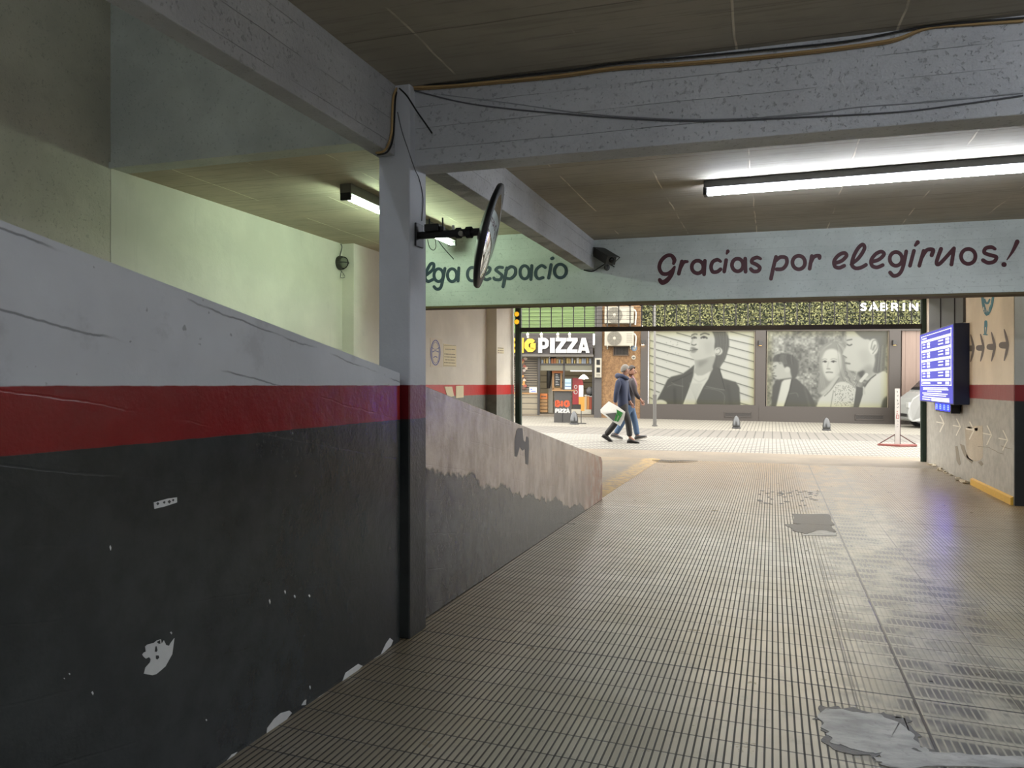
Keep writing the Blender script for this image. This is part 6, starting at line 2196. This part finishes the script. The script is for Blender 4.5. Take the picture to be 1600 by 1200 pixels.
def head_parts(parent, c, face, k, hair_mat, hair_back=True, short=True):
    """face, ears and hair on the head at c looking along face"""
    c = Vector(c) - parent.location
    f = Vector(face).normalized()
    up = Vector((0, 0, 1))
    sd = up.cross(f).normalized()
    M = Matrix(((f.x, sd.x, up.x, c.x), (f.y, sd.y, up.y, c.y), (f.z, sd.z, up.z, c.z), (0, 0, 0, 1)))
    # hair cap: shell over top and back of the skull
    m = MB()
    vs, fs = [], []
    nu, nv = 20, 10
    for j in range(nv + 1):
        for i in range(nu):
            a = 2 * math.pi * i / nu
            back = 0.5 - 0.5 * math.cos(a)            # 0 in front, 1 behind
            vmax = math.radians(52 + 62 * back)
            t = vmax * j / nv
            r = Vector((math.sin(t) * math.cos(a) * 0.104, math.sin(t) * math.sin(a) * 0.086, math.cos(t) * 0.128 + 0.004))
            vs.append(M @ (r * k + Vector((-0.006, 0, 0.0))))
    for j in range(nv):
        for i in range(nu):
            fs.append((j * nu + i, j * nu + (i + 1) % nu, (j + 1) * nu + (i + 1) % nu, (j + 1) * nu + i))
    m.add(vs, fs)
    h = m.build('hair', hair_mat, parent, smooth=True)
    so = h.modifiers.new('thick', 'SOLIDIFY')
    so.thickness = 0.010
    so.offset = 0
    for s_ in (1, -1):
        m = MB()
        pts = [Vector((-0.005, s_ * 0.079, 0.02)), Vector((-0.018, s_ * 0.088, 0.028)), Vector((-0.022, s_ * 0.088, 0.0)), Vector((-0.006, s_ * 0.080, -0.028))]
        m.tube([M @ (p * k) for p in pts], [0.006, 0.011, 0.010, 0.005], 8, smooth_pts=4)
        m.build('ear', M_skin, parent, smooth=True)
        m = MB()
        m.lathe([(0.0005, -0.010), (0.008, -0.006), (0.010, 0), (0.008, 0.006), (0.0005, 0.010)], 10, M @ Matrix.Translation(Vector((0.078, s_ * 0.030, 0.012)) * k))
        m.build('eye', plain('dark_eye', (50, 40, 36), 0.2), parent, smooth=True)
    m = MB()
    m.tube([M @ (Vector(p) * k) for p in ((0.086, 0, 0.018), (0.102, 0, -0.008), (0.112, 0, -0.026), (0.094, 0, -0.036))], [0.007, 0.011, 0.015, 0.008], 8, smooth_pts=4)
    m.build('nose', M_skin, parent, smooth=True)
    m = MB()
    m.tube([M @ (Vector(p) * k) for p in ((0.080, -0.024, -0.062), (0.094, 0, -0.060), (0.080, 0.024, -0.062))], [0.003, 0.007, 0.003], 8, smooth_pts=4)
    m.build('mouth', plain('lips', (170, 96, 86), 0.5), parent, smooth=True)

M_dfab = plain('black_trouser_cloth', (52, 50, 50), 0.8)
M_hood = plain('navy_hoodie_cloth', (50, 62, 96), 0.85)
M_jean = plain('blue_denim', (92, 124, 164), 0.8)
M_sweat = plain('charcoal_sweater', (74, 66, 72), 0.85)
M_greyt = plain('grey_shirt', (112, 108, 110), 0.8)

def walker(YB, label, P, R, hair, trousers, topm, shoe_m, sole_m, face, hands):
    """P: joints as (px, py, dy) seen against the vertical plane at YB"""
    J0 = {k: onY(v[0], v[1], YB + v[2]) for k, v in P.items()}
    base = Vector((J0['pelvis'].x, YB, gz(J0['pelvis'].x, YB)))
    root = thing('person', label, 'person', Matrix.Translation(base))
    J, E = {}, []
    def add(n, r, prev=None):
        J[n] = (J0[n], r)
        if prev:
            E.append((prev, n))
    hd = J0['head']
    f = Vector(face).normalized()
    add('pelvis', (0.105, 0.075)); add('waist', (0.10, 0.07), 'pelvis'); add('chest', (0.115, 0.075), 'waist'); add('neckbase', (0.06, 0.055), 'chest')
    J['neck'] = (J0['neckbase'].lerp(hd, 0.45) - f * 0.01, 0.052); E.append(('neckbase', 'neck'))
    J['jaw'] = (hd + Vector((0, 0, -0.05)) + f * 0.012, (0.066, 0.068)); E.append(('neck', 'jaw'))
    J['skull'] = (hd + Vector((0, 0, 0.03)) - f * 0.004, (0.078, 0.088)); E.append(('jaw', 'skull'))
    J['crown'] = (hd + Vector((0, 0, 0.085)) - f * 0.008, (0.050, 0.056)); E.append(('skull', 'crown'))
    J['chin'] = (hd + Vector((0, 0, -0.092)) + f * 0.052, 0.030); E.append(('jaw', 'chin'))
    for s in ('r', 'l'):
        add(s + 'shoulder', 0.040, 'chest'); add(s + 'elbow', 0.036, s + 'shoulder'); add(s + 'wrist', 0.028, s + 'elbow')
        add(s + 'hip', 0.060, 'pelvis'); add(s + 'knee', 0.046, s + 'hip'); add(s + 'ankle', 0.036, s + 'knee')
        J[s + 'toe'] = (J0[s + 'ankle'].lerp(J0[s + 'toe'], 0.6), 0.03); E.append((s + 'ankle', s + 'toe'))
        w = J0[s + 'wrist']
        dr, sd = hands[s]
        hand_joints(J, E, s, w, w + Vector(dr).normalized() * 0.062, dr, sd)
    skin_body('body', J, E, M_skin, root, 'pelvis')
    # trousers
    Jt, Et = {}, []
    Jt['pelvis'] = (J0['pelvis'] + Vector((0, 0, 0.12)), (0.150, 0.112))
    Jt['seat'] = (J0['pelvis'] - Vector((0, 0, 0.05)), (0.150, 0.115)); Et.append(('pelvis', 'seat'))
    for s in ('r', 'l'):
        Jt[s + 'hip'] = (J0[s + 'hip'] - Vector((0, 0, 0.04)), 0.100)
        Jt[s + 'thigh'] = (J0[s + 'hip'].lerp(J0[s + 'knee'], 0.5), 0.088)
        Jt[s + 'knee'] = (J0[s + 'knee'], 0.075)
        Jt[s + 'calf'] = (J0[s + 'knee'].lerp(J0[s + 'ankle'], 0.5), 0.072)
        Jt[s + 'ankle'] = (J0[s + 'ankle'] + Vector((0, 0, 0.01)), 0.066)
        Et += [('seat', s + 'hip'), (s + 'hip', s + 'thigh'), (s + 'thigh', s + 'knee'), (s + 'knee', s + 'calf'), (s + 'calf', s + 'ankle')]
    skin_body('trousers', Jt, Et, trousers, root, 'pelvis')
    # top
    Ju, Eu = {}, []
    Ju['hem'] = (J0['pelvis'] + Vector((0, 0, -0.09)), (0.175, 0.135))
    Ju['waist'] = (J0['waist'], (0.160, 0.128)); Eu.append(('hem', 'waist'))
    Ju['chest'] = (J0['chest'], (0.172, 0.135)); Eu.append(('waist', 'chest'))
    Ju['collar'] = (J0['neckbase'] - Vector((0, 0, 0.01)), (0.098, 0.090)); Eu.append(('chest', 'collar'))
    for s in ('r', 'l'):
        Ju[s + 'shoulder'] = (J0[s + 'shoulder'], 0.082)
        Ju[s + 'arm'] = (J0[s + 'shoulder'].lerp(J0[s + 'elbow'], 0.55), 0.068)
        Ju[s + 'elbow'] = (J0[s + 'elbow'], 0.060)
        Ju[s + 'cuff'] = (J0[s + 'elbow'].lerp(J0[s + 'wrist'], 0.92), 0.045)
        Eu += [('chest', s + 'shoulder'), (s + 'shoulder', s + 'arm'), (s + 'arm', s + 'elbow'), (s + 'elbow', s + 'cuff')]
    top = skin_body(topm[0], Ju, Eu, topm[1], root, 'hem')
    head_parts(root, hd, face, 1.0, hair)
    for s in ('r', 'l'):
        a, t_ = J0[s + 'ankle'], J0[s + 'toe']
        hl = J0[s + 'heel']
        shoe(root, hl, t_, shoe_m, sole_m)
    return root, J0

YA = 18.0
c6 = lambda x, y, dy=0.0: (930 + x / 6.0, 500 + y / 6.0, dy)
man1, J1 = walker(YA, 'grey haired person in navy hoodie and black trousers carrying a white bag', {
    'pelvis': c6(262, 800), 'waist': c6(255, 710), 'chest': c6(250, 600), 'neckbase': c6(268, 530), 'head': c6(284, 472),
    'rshoulder': c6(222, 575, -0.20), 'relbow': c6(196, 690, -0.27), 'rwrist': c6(186, 785, -0.24),
    'lshoulder': c6(285, 575, 0.18), 'lelbow': c6(300, 690, 0.24), 'lwrist': c6(330, 770, 0.22),
    'rhip': c6(268, 830, -0.09), 'rknee': c6(310, 955, -0.09), 'rankle': c6(325, 1100, -0.09), 'rheel': c6(306, 1158, -0.09), 'rtoe': c6(408, 1164, -0.09),
    'lhip': c6(250, 830, 0.09), 'lknee': c6(190, 965, 0.09), 'lankle': c6(98, 1082, 0.09), 'lheel': c6(66, 1098, 0.09), 'ltoe': c6(150, 1150, 0.09),
}, None, plain('grey_hair', (150, 144, 136), 0.8), M_dfab, ('hoodie', M_hood), plain('black_leather_shoe', (40, 38, 38), 0.5), M_black, (0.72, 0.69, -0.05),
    {'r': ((-0.1, 0, -1), (0.9, -0.3, 0)), 'l': ((0.5, 0, -0.9), (0.8, 0.3, 0.3))})
# hood folded at the neck and the pocket line
m = MB()
nb_ = J1['neckbase'] - man1.location
m.tube([nb_ + Vector((0.10, -0.06, -0.06)), nb_ + Vector((0.0, -0.11, 0.0)), nb_ + Vector((-0.12, -0.04, 0.015)), nb_ + Vector((-0.13, 0.05, 0.01)), nb_ + Vector((-0.02, 0.12, 0.0)), nb_ + Vector((0.09, 0.08, -0.05))], [0.03, 0.05, 0.065, 0.065, 0.05, 0.03], 12, smooth_pts=5)
m.build('hood', M_hood, man1, smooth=True)

YB2 = 18.65
man2, J2 = walker(YB2, 'dark haired person in charcoal top and blue jeans beside the hooded one', {
    'pelvis': c6(325, 790), 'waist': c6(328, 705), 'chest': c6(332, 605), 'neckbase': c6(338, 535), 'head': c6(344, 478),
    'rshoulder': c6(345, 575, -0.19), 'relbow': c6(378, 690, -0.25), 'rwrist': c6(425, 745, -0.22),
    'lshoulder': c6(325, 575, 0.19), 'lelbow': c6(300, 690, 0.25), 'lwrist': c6(290, 780, 0.22),
    'lhip': c6(335, 820, 0.09), 'lknee': c6(372, 955, 0.09), 'lankle': c6(395, 1085, 0.09), 'lheel': c6(382, 1128, 0.09), 'ltoe': c6(482, 1104, 0.09),
    'rhip': c6(318, 820, -0.09), 'rknee': c6(255, 960, -0.09), 'rankle': c6(192, 1070, -0.09), 'rheel': c6(150, 1100, -0.09), 'rtoe': c6(250, 1122, -0.09),
}, None, plain('dark_brown_hair', (58, 46, 40), 0.7), M_jean, ('sweater', M_sweat), plain('grey_trainer', (96, 94, 96), 0.6), plain('pale_sole', (206, 200, 190), 0.6), (0.95, -0.25, 0.0),
    {'r': ((0.5, -0.1, -0.85), (0.75, 0.1, 0.5)), 'l': ((0, 0, -1), (0.9, 0.3, 0))})
m = MB()
nb_ = J2['neckbase'] - man2.location
m.tube([nb_ + Vector((0.03, -0.07, 0.03)), nb_ + Vector((0.085, -0.05, -0.06)), nb_ + Vector((0.12, -0.02, -0.17)), nb_ + Vector((0.12, 0.0, -0.26))], [0.018, 0.022, 0.02, 0.015], 8, smooth_pts=4)
m.tube([nb_ + Vector((0.05, -0.08, 0.0)), nb_ + Vector((0.10, -0.08, -0.10)), nb_ + Vector((0.125, -0.06, -0.2))], [0.014, 0.018, 0.014], 8, smooth_pts=4)
o = m.build('collar', plain('pink_white_collar', (196, 150, 156), 0.8), man2, smooth=True)
o['label'] = 'pink and white collar'

# bag in the hand
bg = thing('carrier_bag', 'white carrier bag with green and dark triangles hanging from a hand', 'bag', Matrix.Translation(J1['rwrist'] + Vector((0, -0.03, -0.14))))
def bagp(x, y, dy=-0.32):
    a = c6(x, y)
    return onY(a[0], a[1], YA + dy) - bg.location
m = MB()
corners = [(128, 762), (215, 812), (283, 862), (270, 930), (235, 996), (140, 935), (52, 868), (48, 840), (85, 800)]
front = [bagp(x, y, -0.335) for x, y in corners]
back = [bagp(x, y, -0.275) for x, y in corners]
cf = sum(front, Vector()) / len(front) + Vector((0, -0.03, 0))
cb = sum(back, Vector()) / len(back) + Vector((0, 0.03, 0))
n = len(corners)
m.add(front + back + [cf, cb], [(i, (i + 1) % n, 2 * n) for i in range(n)] + [(n + (i + 1) % n, n + i, 2 * n + 1) for i in range(n)] + [(i, n + i, n + (i + 1) % n, (i + 1) % n) for i in range(n)])
DIM[0] = 0.72
m.build('bag_body', plain('white_bag_plastic', (240, 240, 236), 0.35), bg)
def motif(pts, mat, nm):
    m = MB(); m.prism([bagp(x, y, -0.378) for x, y in pts], (0, 0.006, 0)); m.build(nm, mat, bg)
motif([(95, 880), (200, 868), (175, 950)], plain('dark_grey_motif', (92, 94, 94), 0.5), 'dark_triangle')
DIM[0] = 0.37
M_gm = plain('green_motif', (60, 172, 76), 0.5)
motif([(200, 838), (262, 872), (225, 905), (205, 880)], M_gm, 'green_triangle')
motif([(198, 880), (212, 890), (198, 950), (178, 945)], M_gm, 'green_stripe')
motif([(225, 905), (258, 880), (215, 955), (200, 950)], M_gm, 'green_stripe')
m = MB()
hp = J1['rwrist'] + Vector((0.0, 0, -0.105)) - bg.location
for dy in (-0.31, -0.295):
    m.tube([bagp(150, 790, dy), hp + Vector((-0.01, dy + 0.28, 0.0)), bagp(215, 825, dy)], 0.006, 6, smooth_pts=4)
m.build('handle', plain('white_bag_plastic', (236, 236, 232), 0.35), bg)

# ------------------------------------------------------------------ silver van nosing in from the right, mostly behind the wall
p, k = scale_at(1423, 669.5)
car = thing('van', 'silver van whose nose shows behind the right door post', 'van', Matrix.Translation(p + fy * 0.74) @ FM.to_3x3().to_4x4())
M_silver = plain('silver_car_paint', (206, 208, 206), 0.25, 0.2)
prof = [(0.0, 0.26), (-0.03, 0.45), (0.02, 0.72), (0.10, 0.92), (0.34, 1.10), (0.42, 1.14), (0.95, 1.72), (1.25, 1.80), (3.6, 1.80), (3.75, 1.7), (3.8, 0.4), (3.7, 0.25), (0.1, 0.2)]
W = 0.70
n = len(prof)
def wf(z, x):
    return W - 0.14 * max(0.0, 1 - x / 0.5) - 0.10 * max(0.0, (z - 1.1) / 0.7)
m = MB()
vs = [(x, -wf(z, x), z) for x, z in prof] + [(x, wf(z, x), z) for x, z in prof]
m.add(vs, [tuple(range(n)), tuple(range(2 * n - 1, n - 1, -1))] + [(i, n + i, n + (i + 1) % n, (i + 1) % n) for i in range(n)])
m.build('body', M_silver, car, bevel=0.03)
for x in (0.72, 3.1):
    for y in (-0.62, 0.62):
        Rw = Matrix.Translation((x, y, 0.29)) @ Matrix.Rotation(math.radians(90), 4, 'X')
        m = MB(); m.lathe([(0.27, -0.10), (0.29, -0.08), (0.29, 0.08), (0.27, 0.10)], 24, Rw)
        w_ = m.build('wheel', plain('tyre_rubber', (30, 30, 30), 0.8), car)
        m = MB(); m.lathe([(0.18, -0.105), (0.18, 0.105)], 20, Rw)
        m.build('rim', plain('alloy_rim', (170, 170, 172), 0.3, 0.6), w_)
M_cglass = plain('dark_car_glass', (28, 32, 36), 0.08)
m = MB(); m.hexa([(0.47, -0.58, 1.19), (0.47, 0.58, 1.19), (0.44, 0.58, 1.20), (0.44, -0.58, 1.20)], [(0.90, -0.53, 1.66), (0.90, 0.53, 1.66), (0.87, 0.53, 1.67), (0.87, -0.53, 1.67)]); m.build('windscreen', M_cglass, car)
for y in (-1, 1):
    m = MB(); m.prism([(0.75, y * 0.695, 1.12), (1.6, y * 0.695, 1.12), (1.6, y * 0.615, 1.64), (1.1, y * 0.615, 1.64)], (0, y * 0.012, 0)); m.build('side_window', M_cglass, car)
    m = MB(); m.box((-0.02, y * 0.46 - 0.10, 0.62), (0.12, y * 0.46 + 0.10, 0.80)); m.build('headlamp', plain('lamp_glass', (226, 228, 226), 0.1), car, bevel=0.02)
m = MB(); m.box((-0.045, -0.5, 0.36), (0.03, 0.5, 0.44)); m.build('bumper_strip', M_black, car)
